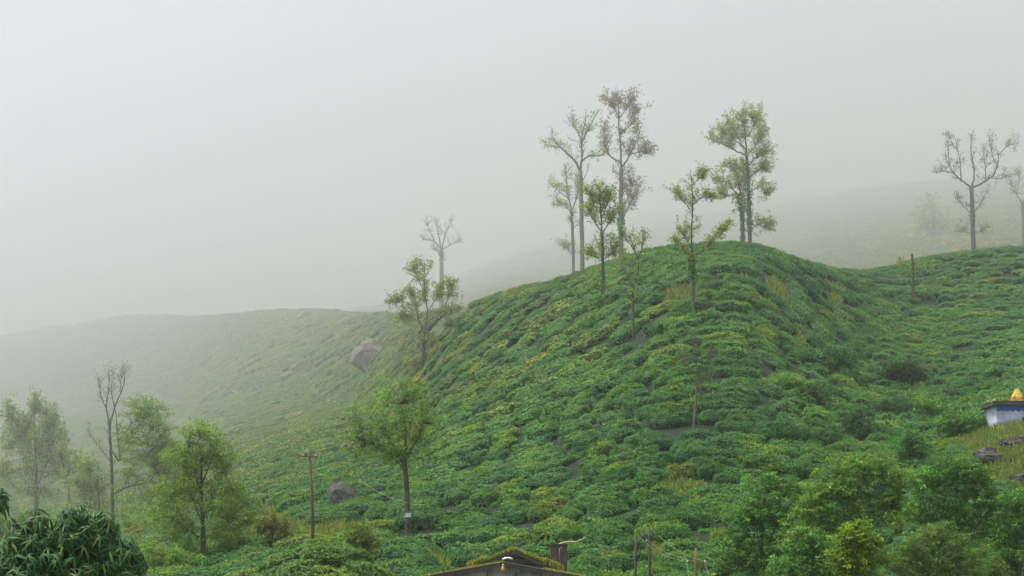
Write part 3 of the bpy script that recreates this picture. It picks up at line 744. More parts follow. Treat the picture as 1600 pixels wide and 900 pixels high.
# foreground tree with the white band
t_, k_, loc_ = tree('bushy yellow green tree with a white painted band on its trunk', (638, 835),
     [([(638, 840), (637, 790), (634, 735), (630, 715)], 5.6, 4.2), ([(632, 728), (616, 700), (602, 672)], 2.2, .7), ([(631, 720), (634, 680), (628, 630)], 2.6, .7), ([(632, 716), (650, 692), (662, 660)], 2.2, .7), ([(633, 735), (622, 722), (612, 716)], 1.2, .6), ([(616, 700), (594, 694), (572, 692)], 1.2, .5)],
     cols=YGREEN + GREEN, twig=(8, 26, .8), leaves=(10, 6, 3.2),
     clumps=[(628, 606, 40, 20, 50), (598, 628, 40, 20, 50), (652, 640, 26, 30, 45), (612, 660, 56, 22, 70), (572, 660, 26, 14, 26), (584, 694, 32, 16, 38), (655, 684, 22, 22, 30), (612, 712, 40, 13, 34), (560, 704, 22, 11, 22), (552, 682, 18, 10, 18), (674, 660, 18, 16, 22), (560, 640, 20, 12, 20), (648, 606, 22, 14, 24)], spray=(15, 15))
m = MB(); p = loc_((637.6, 803)); m.lathe(tuple(p - np.array([0, 0, 4 * k_])), [(4.7 * k_, 0), (4.6 * k_, 7 * k_)], 14); m.build('painted_band', M_white, t_)

# trees in the mist on the left
GL = 'misty trees at the left valley edge'
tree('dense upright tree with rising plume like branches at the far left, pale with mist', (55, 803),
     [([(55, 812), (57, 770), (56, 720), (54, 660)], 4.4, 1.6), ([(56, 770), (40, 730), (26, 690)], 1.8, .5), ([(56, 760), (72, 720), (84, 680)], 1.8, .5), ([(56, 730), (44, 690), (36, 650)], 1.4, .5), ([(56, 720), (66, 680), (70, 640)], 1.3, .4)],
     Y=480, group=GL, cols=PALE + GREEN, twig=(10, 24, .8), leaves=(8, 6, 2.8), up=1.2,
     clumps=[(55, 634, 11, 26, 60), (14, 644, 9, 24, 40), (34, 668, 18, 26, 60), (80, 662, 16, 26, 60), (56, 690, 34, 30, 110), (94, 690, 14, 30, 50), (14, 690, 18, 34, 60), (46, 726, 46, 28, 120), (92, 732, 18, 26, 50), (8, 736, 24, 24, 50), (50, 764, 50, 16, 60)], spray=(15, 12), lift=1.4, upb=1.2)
tree('slim young tree between the plume tree and the bare topped tree', (110, 795),
     [([(110, 806), (108, 770), (106, 735)], 2.6, 1.2), ([(107, 760), (116, 736), (122, 716)], 1.2, .4), ([(107, 745), (98, 722), (96, 704)], 1.1, .4)],
     Y=430, group=GL, bark=M_bark, cols=PALE + GREEN, twig=(9, 20, .8), leaves=(8, 5.6, 2.8), up=.9, clumps=[(110, 716, 18, 22, 36), (122, 738, 18, 16, 26), (98, 742, 16, 14, 20)], spray=(12, 12))
tree('tree with bare grey antler tops and dense leaves only on its right side', (176, 810),
     [([(176, 826), (175, 760), (173, 700), (170, 655)], 4.2, 2.0), ([(171, 660), (165, 630), (168, 600), (166, 574)], 1.8, .5), ([(172, 665), (184, 632), (196, 606), (200, 582)], 1.8, .5), ([(174, 700), (188, 720), (186, 690), (182, 640)], 1.8, .8), ([(178, 772), (200, 760), (222, 756), (240, 752)], 2.2, .8), ([(168, 640), (158, 618), (152, 590)], 1.2, .4), ([(184, 635), (178, 612), (176, 600)], 1.1, .4), ([(174, 720), (162, 704), (150, 688), (140, 672)], 1.0, .4), ([(192, 612), (190, 590), (188, 580)], .8, .3), ([(238, 753), (244, 740), (242, 730)], 1.1, .5), ([(186, 690), (204, 664), (222, 640)], 1.3, .5)],
     Y=265, group=GL, bark=M_pale, cols=YGREEN + GREEN[:1], twig=(6, 22, .8), leaves=(.6, 5, 2.6), up=.7,
     clumps=[(222, 638, 34, 22, 130), (238, 668, 34, 28, 150), (206, 690, 30, 32, 120), (256, 698, 26, 24, 90), (234, 716, 40, 24, 120), (270, 726, 26, 16, 60), (226, 780, 54, 22, 130), (200, 740, 30, 22, 60), (260, 760, 34, 22, 80)], spray=(15, 14))
tree('light green bushy tree nearest the pole, right of the bare topped tree', (318, 880),
     [([(318, 896), (317, 830), (315, 770), (314, 700)], 5.4, 1.4), ([(317, 820), (300, 780), (286, 740)], 1.8, .6), ([(317, 810), (336, 770), (350, 730)], 1.8, .6), ([(316, 770), (304, 730), (298, 700)], 1.4, .5), ([(316, 760), (332, 720), (338, 690)], 1.4, .5), ([(317, 845), (340, 826), (362, 812)], 1.4, .5), ([(317, 845), (294, 826), (274, 812)], 1.4, .5)],
     Y=106, group=GL, cols=YGREEN + PALE[1:2] + GREEN[:1], twig=(9, 26, .8), leaves=(9, 6, 3), up=.5,
     clumps=[(312, 674, 32, 22, 90), (286, 712, 42, 26, 110), (344, 712, 34, 26, 100), (318, 750, 62, 28, 160), (268, 768, 38, 26, 95), (362, 768, 26, 28, 70), (320, 798, 66, 28, 160), (356, 832, 36, 26, 100), (276, 832, 46, 26, 110), (318, 862, 66, 24, 140), (250, 800, 30, 20, 50)], spray=(15, 15))
tree('low misty bush filling the gap under the bare topped tree', (230, 850), [([(230, 876), (230, 850), (232, 820)], 3, 1.2), ([(230, 850), (210, 830), (196, 818)], 1.4, .5), ([(231, 850), (250, 826), (262, 814)], 1.4, .5)],
     Y=200, name='misty_bush', cat='bush', fill=2.0, cols=YGREEN + GREEN, twig=(5, 18, .6), leaves=(7, 6, 3), clumps=[(230, 822, 46, 22, 90), (200, 846, 36, 20, 60), (256, 850, 36, 22, 60), (228, 872, 60, 18, 70)], spray=(14, 14))

for (x, y, Yq, lb_, cl_) in ((28, 838, 240, 'hazy low bush at the left edge behind the big leaved bush', [(24, 812, 44, 22, 90), (60, 826, 34, 18, 60), (-6, 830, 40, 20, 60)]),
                             (120, 846, 190, 'hazy bush under the slim young tree', [(112, 820, 38, 20, 80), (146, 832, 30, 18, 60), (88, 836, 34, 18, 60)]),
                             (384, 872, 108, 'green bush at the right foot of the light green bushy tree', [(380, 848, 34, 18, 80), (404, 858, 26, 14, 50), (356, 862, 26, 16, 50)]),
                             (262, 892, 100, 'leafy bush filling the corner under the bushy tree and the big leaves', [(250, 868, 44, 22, 110), (286, 880, 34, 18, 70), (222, 886, 34, 18, 70)])):
    tree(lb_, (x, y), [([(x, y + 14), (x + 1, y), (x, y - 22)], 2.6, 1.0), ([(x, y), (x - 16, y - 16), (x - 26, y - 24)], 1.2, .5), ([(x, y), (x + 16, y - 14), (x + 28, y - 20)], 1.2, .5)],
         Y=Yq, name='misty_bush', cat='bush', fill=1.9, cols=GREEN + YGREEN, twig=(5, 18, .6), leaves=(7, 6, 3), clumps=cl_, spray=(14, 14))

for (x, y, Yq, lb_, cl_) in ((272, 830, 300, 'pale feathery tree filling the gap between the bare topped and the bushy tree', [(268, 700, 24, 22, 60), (250, 730, 30, 24, 80), (290, 736, 28, 26, 80), (268, 770, 44, 26, 110), (240, 790, 30, 20, 60), (300, 790, 30, 22, 60)]),
                             (140, 836, 400, 'hazy feathery tree behind the dead reddish sapling', [(138, 726, 18, 18, 40), (126, 752, 24, 22, 60), (152, 756, 20, 22, 50), (138, 786, 34, 22, 80)]),
                             (368, 872, 112, 'young yellow green tree leaning at the right side of the bushy tree', [(372, 772, 20, 16, 50), (362, 796, 28, 18, 70), (384, 812, 24, 18, 60), (366, 836, 32, 20, 80)])):
    tp = min(c[1] for c in cl_)
    tree(lb_, (x, y), [([(x, y + 10), (x + 2, (y + tp) / 2), (x, tp + 8)], 3.0, .9), ([(x, y - 40), (x - 16, y - 66), (x - 24, y - 90)], 1.2, .4), ([(x, y - 36), (x + 14, y - 64), (x + 22, y - 86)], 1.2, .4)],
         Y=Yq, group=GL, bark=M_bark, cols=YGREEN + PALE[:1], twig=(6, 22, .7), leaves=(6, 6, 3), clumps=cl_, spray=(15, 13), up=.9)
tree('thin dead reddish sapling above the big leaved bush', (156, 790), [([(156, 812), (155, 786), (153, 766), (154, 742)], 1.7, .6), ([(154, 770), (150, 756), (149, 748)], .7, .3)], Y=180, name='dead_sapling', cat='sapling', bark=M_warm, twig=(3, 10, .5), leaves=(0, 3, 2))

# thick canopy in the right foreground
GC = 'leafy trees massed in the right foreground'
def canopy(label, base, Y, clumps, cols, trunkx=None, spray=(20, 9), ll=(6.2, 3.6), name='canopy_tree', limbs=None, group=GC):
    x, y = base; top = min(c[1] for c in clumps)
    lb = [([(x, y), (x + 2, (y * 2 + top) / 3), (x - 1, (y + top * 2) / 3 + 10)], 4.5, 2)]
    for c in clumps[:6]: lb.append(([(x, y - (y - c[1]) * .45), ((x + c[0]) / 2, c[1] + c[3] * .9), (c[0], c[1])], 1.8, .6))
    return tree(label, base, lb, Y=Y, name=name, group=group, cols=cols, twig=(5, 24, .7), leaves=(8, ll[0], ll[1]), clumps=clumps, spray=spray, bark=M_bark, fill=1.35, upb=2.6, loose=.3)
canopy('broad leafy tree at the left of the foreground grove, beside the tea rows', (1190, 950), 84, [(1200, 760, 36, 26, 110), (1170, 800, 40, 28, 130), (1215, 812, 44, 32, 140), (1150, 850, 42, 30, 130), (1200, 870, 50, 34, 150), (1150, 890, 40, 20, 80), (1240, 770, 26, 22, 60)], GREEN + DEEP)
canopy('tall spreading tree forming the crest of the foreground grove', (1330, 960), 80, [(1345, 728, 50, 24, 150), (1300, 756, 46, 28, 150), (1390, 748, 36, 26, 110), (1340, 786, 62, 30, 180), (1270, 790, 34, 28, 100), (1400, 790, 40, 28, 120), (1310, 824, 56, 26, 140), (1250, 826, 32, 26, 80)], GREEN + [YGREEN[0], YGREEN[1]])
canopy('second crest tree of the grove, just below the grassy knoll', (1500, 960), 78, [(1490, 726, 42, 24, 130), (1460, 752, 34, 26, 100), (1525, 752, 34, 26, 100), (1490, 784, 56, 30, 170), (1550, 790, 36, 30, 110), (1445, 800, 36, 30, 110), (1520, 820, 50, 30, 130)], GREEN + DEEP)
canopy('dark green tree at the right edge below the knoll', (1590, 960), 82, [(1590, 790, 32, 28, 100), (1570, 826, 40, 30, 120), (1610, 830, 40, 30, 100), (1586, 862, 44, 30, 120), (1560, 886, 40, 20, 80)], DEEP + GREEN)
canopy('olive tinted tree with small leaves at the bottom of the grove', (1460, 990), 66, [(1470, 838, 50, 24, 150), (1430, 862, 40, 28, 130), (1500, 866, 48, 28, 150), (1450, 890, 60, 26, 150), (1540, 890, 40, 24, 90), (1400, 884, 26, 24, 70)], [(.14, .23, .04), (.17, .24, .045), (.10, .20, .035)], ll=(5, 2.6))
canopy('round bright yellow green bush tree standing out before the grove', (1338, 985), 58, [(1338, 838, 36, 26, 150), (1318, 862, 28, 26, 110), (1362, 864, 26, 28, 110), (1338, 880, 46, 26, 170), (1338, 905, 48, 24, 120)], [(.24, .37, .03), (.17, .30, .03), (.32, .42, .045), (.09, .22, .03)], name='bright_tree', group=None, ll=(6, 3.6))
canopy('shady leafy tree behind the bright yellow green one', (1270, 975), 70, [(1270, 846, 44, 26, 130), (1246, 876, 40, 28, 120), (1290, 884, 40, 26, 110), (1222, 896, 30, 20, 60)], GREEN + DEEP)

# scrub in the gully
GS = 'wild shrubs in the gully'
def shrub(label, x, y, clumps, cols=SCRUB, Y=None, cat='shrub', name='wild_shrub', group=GS, ll=(5.2, 3.2), spray=(14, 10)):
    top = min(c[1] for c in clumps)
    lb = [([(x, y + 3), (x + 1, (y + top) / 2), (x, top + 8)], 1.8, .7)] + [([(x, y), ((x + c[0]) / 2, (y + c[1]) / 2), (c[0], c[1])], 1.1, .4) for c in clumps[:4]]
    return tree(label, (x, y), lb, Y=Y, name=name, cat=cat, group=group, cols=cols, twig=(3, 14, .5), leaves=(8, ll[0], ll[1]), clumps=[(a, b - d * .25, c * 1.15, d * 1.3, n__) for a, b, c, d, n__ in clumps], spray=spray, fill=2.0)
shrub('large bluish green bush high in the gully under the eroded strip', 1302, 595, [(1290, 562, 26, 16, 60), (1316, 556, 24, 15, 55), (1304, 580, 40, 16, 80)], cols=DEEP + SCRUB)
shrub('umbrella shaped shrub with a pale flat top in the gully', 1412, 612, [(1412, 576, 34, 10, 90), (1392, 586, 22, 8, 40), (1436, 588, 20, 9, 40), (1412, 590, 36, 9, 60)], cols=[(.10, .17, .06), (.08, .15, .06), (.06, .12, .04)])
shrub('tall round shrub above the middle of the grove', 1340, 690, [(1338, 652, 20, 16, 60), (1326, 672, 22, 16, 50), (1352, 674, 24, 18, 60)])
shrub('dark drooping bush in the hollow beside the knoll', 1424, 738, [(1420, 692, 22, 20, 70), (1436, 714, 20, 22, 60), (1414, 718, 18, 20, 50)], cols=DEEP)
shrub('wide dark bush left of the shrine', 1500, 690, [(1480, 664, 24, 16, 60), (1512, 662, 28, 18, 80), (1536, 670, 20, 14, 45), (1496, 678, 44, 14, 70)], cols=DEEP + GREEN)
shrub('low bush under the umbrella shaped shrub', 1400, 655, [(1398, 636, 28, 14, 60), (1374, 644, 22, 12, 40)])
shrub('pale green shrub at the left rim of the gully', 1225, 620, [(1222, 600, 24, 13, 55), (1246, 606, 20, 12, 40)], cols=GREEN)
shrub('shrub with dull reddish twigs beside the bluish bush', 1278, 640, [(1276, 618, 22, 15, 50), (1262, 630, 18, 12, 30)], cols=SCRUB + [(.12, .09, .05)])
shrub('shaggy shrub between the tea and the grove', 1225, 700, [(1220, 676, 30, 16, 70), (1246, 684, 26, 16, 60), (1200, 690, 22, 12, 40)])
shrub('leafy shrub just above the left grove tree', 1180, 745, [(1180, 724, 28, 14, 60), (1206, 732, 24, 14, 50)], cols=GREEN + SCRUB)
shrub('bright shrub below the shrine path', 1452, 660, [(1450, 636, 26, 14, 60), (1468, 646, 22, 12, 40)], cols=GREEN)
shrub('bushy shrub at the foot of the tall round shrub', 1285, 705, [(1282, 682, 26, 16, 60), (1302, 694, 24, 14, 50)])
shrub('yellowish flowering weed bush on the tea mound, right of the brown pole', 566, 868, [(566, 836, 16, 14, 40), (550, 848, 18, 14, 40), (578, 852, 16, 16, 45)], cols=[(.26, .29, .04), (.18, .26, .04), (.10, .22, .04)], Y=76, group=None, cat='bush', name='weed_bush')
shrub('ragged bush behind the brown pole with dry reddish leaves', 425, 842, [(424, 818, 22, 12, 40), (446, 826, 20, 10, 36), (404, 828, 16, 10, 26)], cols=[(.19, .22, .04), (.13, .22, .04), (.24, .17, .05)], group=None, cat='bush', name='weed_bush', Y=104)
for (x, y, lb_) in ((1074, 502, 'bright green sapling at the foot of the tiered tree'), (942, 486, 'small fresh sapling at the foot of the light green tree'), (1002, 698, 'isolated rounded bright bush in the tea, below the spindly trunk'), (722, 520, 'dark round bush in the tea right of the flat topped tree'), (925, 520, 'pair of bright bushes in the tea left of the crooked tree')):
    shrub(lb_, x, y, [(x, y - 8, 12, 8, 40), (x + 9, y - 5, 9, 6, 20)], cols=[(.06, .19, .05), (.09, .21, .04)], group=None, cat='bush', name='bright_bush', ll=(4.5, 3))

# big leaved bush at the lower left, its whorls of drooping leaves
def big_leaf(seed):
    r = random.Random(seed); V = []; n_ = 5
    for i in range(n_ + 1):
        t = i / n_; wd = .09 * math.sin(math.pi * min(1, t * .92 + .06)) ** .8; z = -.95 * t * t * (.7 + .5 * r.random()); x_ = t * (1 - .12 * t)
        V += [(x_, -wd, z - .03), (x_, 0, z + .02), (x_, wd, z - .03)]
    F = []
    for i in range(n_):
        a = i * 3; F += [(a, a + 3, a + 4, a + 1), (a + 1, a + 4, a + 5, a + 2)]
    tone = [(.024, .090, .020), (.020, .075, .020), (.034, .110, .020), (.028, .095, .024), (.042, .12, .022), (.022, .085, .022), (.055, .135, .024), (.032, .10, .022), (.024, .085, .022), (.12, .19, .035)][seed % 10]
    cc = np.array([tone] * len(V)) * np.repeat([[.9], [1.15], [.9]], 1, 1).repeat(1, 0)[np.arange(len(V)) % 3]
    me = mesh_from('leaf', V, F, cc, True); me.materials.append(M_big); return me
M_big = leafy('broad_leaf', False, .2); M_big.node_tree.nodes['Principled BSDF'].inputs['Roughness'].default_value = .5
BIG = [big_leaf(i) for i in range(10)]
def whorl_bush(label, base, Y, domes, n_w, n_obj, ll, groundx=None):
    k = Y / FX; X0 = (base[0] - 800) * k; Zg = g1(X0, Y)
    root = empty('broad_leaved_bush', (X0, Y, Zg), label, 'bush')
    def loc(p, dy=0): return np.array([(p[0] - base[0]) * k, dy, (HOR - p[1]) * k - Zg])
    stem = MB(); stem.tube([(0, 0, -.2), (.05, .1, 1.5), (-.05, 0, loc((0, domes[0][1]))[2] - .6)], [.10, .08, .05], 7)
    L = []
    for (cx, cy, rx, ry, share) in domes:
        cc = loc((cx, cy))
        for _ in range(int(n_w * share)):
            u = unit(rng.normal(size=3)); u[2] = abs(u[2]) * 1.0 - .25; u = unit(u)
            if u[1] > .55: u[1] *= -1
            p = cc + u * np.array([rx, rx * .8, ry]) * k * (rng.uniform(.35, 1.15) if rng.random() > .08 else rng.uniform(1.15, 1.35))
            stem.tube(smooth_line([cc + np.array([0, 0, -.3 * ry * k]), (cc + p) / 2 + rng.normal(0, .05, 3), p], 3), np.linspace(.02, .007, 7), 4, cap=False)
            ax = unit(u + np.array([0, 0, .5])); a0 = rng.uniform(0, 6.28); nl = int(rng.integers(6, 9))
            tq = Vector(ax).to_track_quat('Z', 'X').to_matrix()
            for j in range(nl):
                a = a0 + j * 6.28 / nl + rng.normal(0, .12)
                R_ = tq @ Matrix.Rotation(a, 3, 'Z') @ Matrix.Rotation(rng.uniform(-.25, .35), 3, 'Y') @ Matrix.Rotation(rng.normal(0, .2), 3, 'X')
                L.append((R_, p, ll * k * rng.uniform(.55, 1.3), int(rng.integers(0, len(BIG)))))
    stem.build('stem', M_bark, root, True)
    L.sort(key=lambda q: q[1][1] - q[2] * .2)
    for (R_, p, s_, b_) in L[:n_obj]:
        o = bpy.data.objects.new('leaf', BIG[b_]); C.objects.link(o); o.parent = root
        M4 = R_.to_4x4() @ Matrix.Scale(s_, 4); M4.translation = p; o.matrix_local = M4
    V, F, cl = [], [], []
    for (R_, p, s_, b_) in L[n_obj:]:
        me = BIG[b_]; bse = len(V)
        for v in me.vertices: V.append(tuple(R_ @ v.co * s_ + Vector(p)))
        cl += [tuple(d.color)[:3] for d in me.color_attributes['Col'].data]
        F += [tuple(i + bse for i in pl.vertices) for pl in me.polygons]
    if V:
        o = link('foliage', mesh_from('foliage', V, F, np.array(cl), True), M_big, root); o['kind'] = 'stuff'
    return root
whorl_bush('big bush with drooping whorls of long glossy leaves at the lower left', (105, 880), 25,
           [(60, 852, 46, 46, .18), (124, 842, 46, 46, .2), (158, 848, 30, 50, .14), (192, 884, 32, 44, .14), (20, 884, 44, 46, .14), (95, 892, 74, 50, .2)], 640, 300, 21)
whorl_bush('dark leafy spray hanging in from the left edge above the big bush', (-60, 880), 22,
           [(-8, 778, 24, 20, .6), (-50, 780, 40, 34, .4)], 40, 200, 24)



# ------------------------------------------------------------------ grass in the clearings
gb_V, gb_C = [], []
for (x, y, rx, ry, kd) in PATCH:
    n_ = int(rx * ry * (3.0 if kd == 'g' else 1.2))
    a = rng.uniform(0, 6.28, n_); r_ = np.sqrt(rng.uniform(0, 1.45, n_))
    PX, PY = x + rx * r_ * np.cos(a), y + ry * r_ * np.sin(a)
    for qx, qy in zip(PX, PY):
        if qx < -20 or qx > 1640 or qy > 930: continue
        Yq = hit(qx, qy)
        if Yq is None or Yq > 330: continue
        Xq = (qx - 800) / FX * Yq; z = g1(Xq, Yq); h = rng.uniform(.25, .75); w_ = rng.uniform(.05, .11); an = rng.uniform(0, 3.14)
        dx, dy = math.cos(an) * w_, math.sin(an) * w_; lx, ly = rng.normal(0, .22, 2)
        gb_V += [(Xq - dx, Yq - dy, z - .05), (Xq + dx, Yq + dy, z - .05), (Xq + lx + dx * .3, Yq + ly + dy * .3, z + h), (Xq + lx - dx * .3, Yq + ly - dy * .3, z + h)]
        c = np.array([(.24, .30, .055), (.18, .27, .05), (.31, .30, .065), (.12, .23, .045)][int(rng.integers(0, 4))]) * math.exp(rng.normal(0, .2)); gb_C += [c] * 4
tag(link('grass', mesh_from('grass', gb_V, np.arange(len(gb_V)).reshape(-1, 4), np.array(gb_C)), M_leaf), 'tufts of yellow green grass in the clearings between the tea', kind='stuff')

# ------------------------------------------------------------------ rocks
import bmesh
def rock(label, outline, mat, Y=None, depth=.8, foot=None, rough=.06, cat='rock', name='rock', split=2):
    xs = [p[0] for p in outline]; ys = [p[1] for p in outline]
    fx_ = sum(xs) / len(xs); fy = foot if foot is not None else max(ys)
    Y = Y or hit(fx_, fy); k = Y / FX; X0 = (fx_ - 800) * k; Zg = g1(X0, Y)
    r = random.Random(int(fx_ * 3 + fy)); wpx = max(xs) - min(xs)
    bm = bmesh.new()
    for (x, y) in outline:
        for dy, sc in ((-.35 * depth, .72), (.0, 1.0), (.5 * depth, .7)):
            cx = fx_ + (x - fx_) * sc; cy = fy + (y - fy) * (sc if y < fy - 3 else 1) + (0 if y < fy - 3 else 6)
            bm.verts.new(((cx - fx_) * k, (dy + r.uniform(-.06, .06)) * wpx * k, (HOR - cy) * k - Zg))
    res = bmesh.ops.convex_hull(bm, input=bm.verts)
    bmesh.ops.delete(bm, geom=[g for g in res['geom_interior'] if isinstance(g, bmesh.types.BMVert)], context='VERTS')
    for lv in range(split):
        bmesh.ops.subdivide_edges(bm, edges=bm.edges[:], cuts=1, use_grid_fill=True)
        bmesh.ops.triangulate(bm, faces=bm.faces[:])
        for v in bm.verts: v.co += Vector([r.gauss(0, 1) for _ in range(3)]) * rough * wpx * k * (.4 if lv == 0 else .2)
    me = bpy.data.meshes.new(name); bm.to_mesh(me); bm.free()
    o = link(name, me, mat); o.location = (X0, Y, Zg); return tag(o, label, cat)
rock('big pale pointed boulder with a dark hollow, alone on the misty left slope', [(541, 566), (552, 548), (566, 533), (577, 529), (592, 540), (606, 551), (614, 566), (608, 573), (570, 574)], M_rock, name='boulder', cat='boulder', depth=.7, rough=.05)
rock('dark grey tilted boulder in the bushes right of the brown pole', [(511, 766), (520, 754), (534, 752), (552, 762), (561, 776), (552, 794), (543, 799), (526, 789), (514, 780)], M_darkrock, name='boulder', cat='boulder', rough=.04)
rock('low brownish ledge of rock under the small yellow clearing', [(530, 698), (538, 692), (556, 690), (561, 696), (550, 704), (534, 706)], M_rock, rough=.06)
rock('small rock on the crest of the misty left hill', [(462, 493), (470, 487), (484, 485), (496, 490), (500, 494)], M_rock, Y=1560, rough=.05)
rock('largest dark layered rock on the grassy knoll', [(1520, 712), (1526, 703), (1540, 699), (1560, 706), (1580, 717), (1594, 724), (1572, 730), (1545, 728), (1528, 724)], M_darkrock, rough=.07, depth=.5)
rock('dark rock just under the shrine wall', [(1556, 695), (1566, 688), (1590, 682), (1612, 684), (1612, 702), (1580, 703)], M_darkrock, rough=.07, depth=.4)
rock('lowest dark rock at the foot of the knoll', [(1572, 752), (1580, 742), (1600, 738), (1622, 744), (1622, 758), (1585, 760)], M_darkrock, rough=.07, depth=.4)
def on(x, y, Y): return tuple(world(x, y, Y))
# pale fallen log on the left slope
Yl = hit(372, 618); k = Yl / FX
lg = empty('fallen_log', world(372, 617, Yl), 'pale fallen log lying in the tea on the misty left slope', 'log')
m = MB(); m.tube([(-10 * k, 0, 5 * k), (-3 * k, .4, 3.2 * k), (4 * k, .8, 2 * k), (11 * k, 1.2, 1.6 * k)], [2.2 * k, 2 * k, 1.8 * k, 1.2 * k], 8); m.build('trunk', M_palewood, lg, True)
m = MB(); m.tube([(-7 * k, .2, 4.4 * k), (-10 * k, -.4, 8 * k)], [1 * k, .5 * k], 6); m.build('branch', M_palewood, lg, True)

# ------------------------------------------------------------------ hut with the mossy roof
YH = 77.0; k = YH / FX
def hp(x, y, dy=0.0): return Vector(((x - 790) * k, dy, (HOR - y) * k))
gz_h = g1((790 - 800) * k, YH)
hut = empty('hut', ((790 - 800) * k, YH, 0), 'old hut with a moss covered gable roof and stained grey wall', 'hut')
m = MB()      # front wall: a thick pentagon
pent = [(660, 906), (785, 884.5), (905, 904.5)]
zb = gz_h - .4
fr = [Vector(((660 - 790) * k, 0, zb))] + [hp(*p) for p in pent] + [Vector(((905 - 790) * k, 0, zb))]
V = [tuple(v) for v in fr] + [(v.x, 5.0, v.z) for v in fr]
m.add(V, [(0, 4, 3, 2, 1), (5, 6, 7, 8, 9)] + [(i, (i + 1) % 5, (i + 1) % 5 + 5, i + 5) for i in range(5)]); m.build('wall', M_plaster, hut)
def slope(name, a, b, y0, y1, th, mat, waves=0, amp=.0):
    """roof sheet from ridge point a down to eave point b (local x,z), running from y0 back to y1"""
    a, b = Vector((a.x, 0, a.z)), Vector((b.x, 0, b.z)); d = b - a; nrm = Vector((-d.z, 0, d.x)).normalized()
    if nrm.z < 0: nrm = -nrm
    n_ = waves * 4 if waves else 1; V = []; F = []
    for side in (0, 1):
        for i in range(n_ + 1):
            y = y0 + (y1 - y0) * i / n_; off = (math.sin(i * math.pi / 2) * amp if waves else 0) + (th if side else 0)
            for t in (0, .5, 1): V.append(a + d * t + nrm * off + Vector((0, y, 0)) + nrm * (random.uniform(-.012, .012)))
    w_ = (n_ + 1) * 3
    for i in range(n_):
        for t in (0, 1):
            q = i * 3 + t; F.append((q, q + 1, q + 4, q + 3)); F.append((w_ + q, w_ + q + 3, w_ + q + 4, w_ + q + 1))
    for t in (0, 1): F.append((t, t + w_, t + 1 + w_, t + 1)); q = n_ * 3 + t; F.append((q, q + 1, q + 1 + w_, q + w_))
    for i in range(n_):
        q = i * 3; F.append((q, q + 3, q + 3 + w_, q + w_)); F.append((q + 2, q + 2 + w_, q + 5 + w_, q + 5))
    mm = MB(); mm.add(V, F); return mm.build(name, mat, hut)
pk, le, re_ = hp(785, 880), hp(640, 906.5), hp(915, 903)
slope('roof_sheet', pk, le, -.35, 3.2, .05, M_slab, 14, .025); slope('roof_sheet', pk, re_, -.35, 3.2, .05, M_slab, 14, .025)
mb_ = MB()
for a, b in ((pk, le), (pk, re_)):
    d = b - a; mid = a + d * .5; mb_.box((mid.x, -.38, mid.z - .07), (d.length, .05, .09), ry=math.atan2(-d.z, d.x))
mb_.build('barge_board', M_wood, hut)
rp, rl, rr = hp(803, 861), hp(730, 891), hp(880, 894)     # the rear, higher gable
for o_ in (slope('mossy_roof_slope', rp, rl, 1.9, 6.5, .10, M_slab), slope('mossy_roof_slope', rp, rr, 1.9, 6.5, .10, M_slab)): pass
for i in range(5):                                          # boards under the rear gable
    z0 = hp(0, 890 - i * 5.2).z; z1 = hp(0, 890 - (i + 1) * 5.2 + .5).z
    def xa(z, e): return rp.x + (e.x - rp.x) * (rp.z - z) / (rp.z - e.z)
    a0, a1, b0, b1 = xa(z0, rl) + .05, xa(z1, rl) + .05, xa(z0, rr) - .05, xa(z1, rr) - .05
    yf = 2.25 + .015 * (i % 2); m = MB()
    m.add([(a0, yf, z0), (b0, yf, z0), (b1, yf, z1), (a1, yf, z1), (a0, yf + .04, z0), (b0, yf + .04, z0), (b1, yf + .04, z1), (a1, yf + .04, z1)], [(0, 1, 2, 3), (4, 7, 6, 5), (0, 4, 5, 1), (1, 5, 6, 2), (2, 6, 7, 3), (3, 7, 4, 0)])
    m.build('gable_board', M_wood if i % 2 else M_tin, hut)
mb_ = MB()
for a, b in ((rp, rl), (rp, rr)):
    d = b - a; mid = a + d * .5; mb_.box((mid.x, 1.86, mid.z - .06), (d.length, .06, .10), ry=math.atan2(-d.z, d.x))
mb_.build('barge_board', M_wood, hut)
mV, mC = [], []                                             # moss and grass on the roof edges
def moss(a, b, y0, y1, n_, h, bias=1.0, yel=True):
    for _ in range(n_):
        t = random.random() ** bias; y = random.uniform(y0, y1); p = a + (b - a) * t; hh = h * random.uniform(.4, 1.2); w_ = random.uniform(.03, .06); an = random.uniform(0, 3.14)
        dx, dy = math.cos(an) * w_, math.sin(an) * w_; lx = random.gauss(0, .06)
        mV.extend([(p.x - dx, y - dy, p.z + .05), (p.x + dx, y + dy, p.z + .05), (p.x + lx + dx * .4, y + dy * .4 + random.gauss(0, .05), p.z + .09 + hh), (p.x + lx - dx * .4, y - dy * .4, p.z + .09 + hh)])
        c = np.array(random.choice([(.38, .35, .045), (.30, .33, .05), (.44, .38, .07), (.17, .22, .04)]) if yel else random.choice([(.08, .12, .03), (.12, .15, .03)])) * math.exp(random.gauss(0, .2)); mC.extend([c] * 4)
moss(rp, rl, 1.85, 2.6, 1500, .13); moss(rp, rr, 1.85, 2.6, 1500, .13); moss(hp(850, 882), rr, 1.8, 2.8, 700, .26); moss(rl, hp(755, 880), 1.8, 2.8, 600, .26); moss(pk, le, -.3, 1.2, 1500, .05); moss(hp(850, 891.5), re_, -.3, 1.2, 500, .06)
o_ = link('moss', mesh_from('moss', mV, np.arange(len(mV)).reshape(-1, 4), np.array(mC)), M_leaf, hut); o_['kind'] = 'stuff'
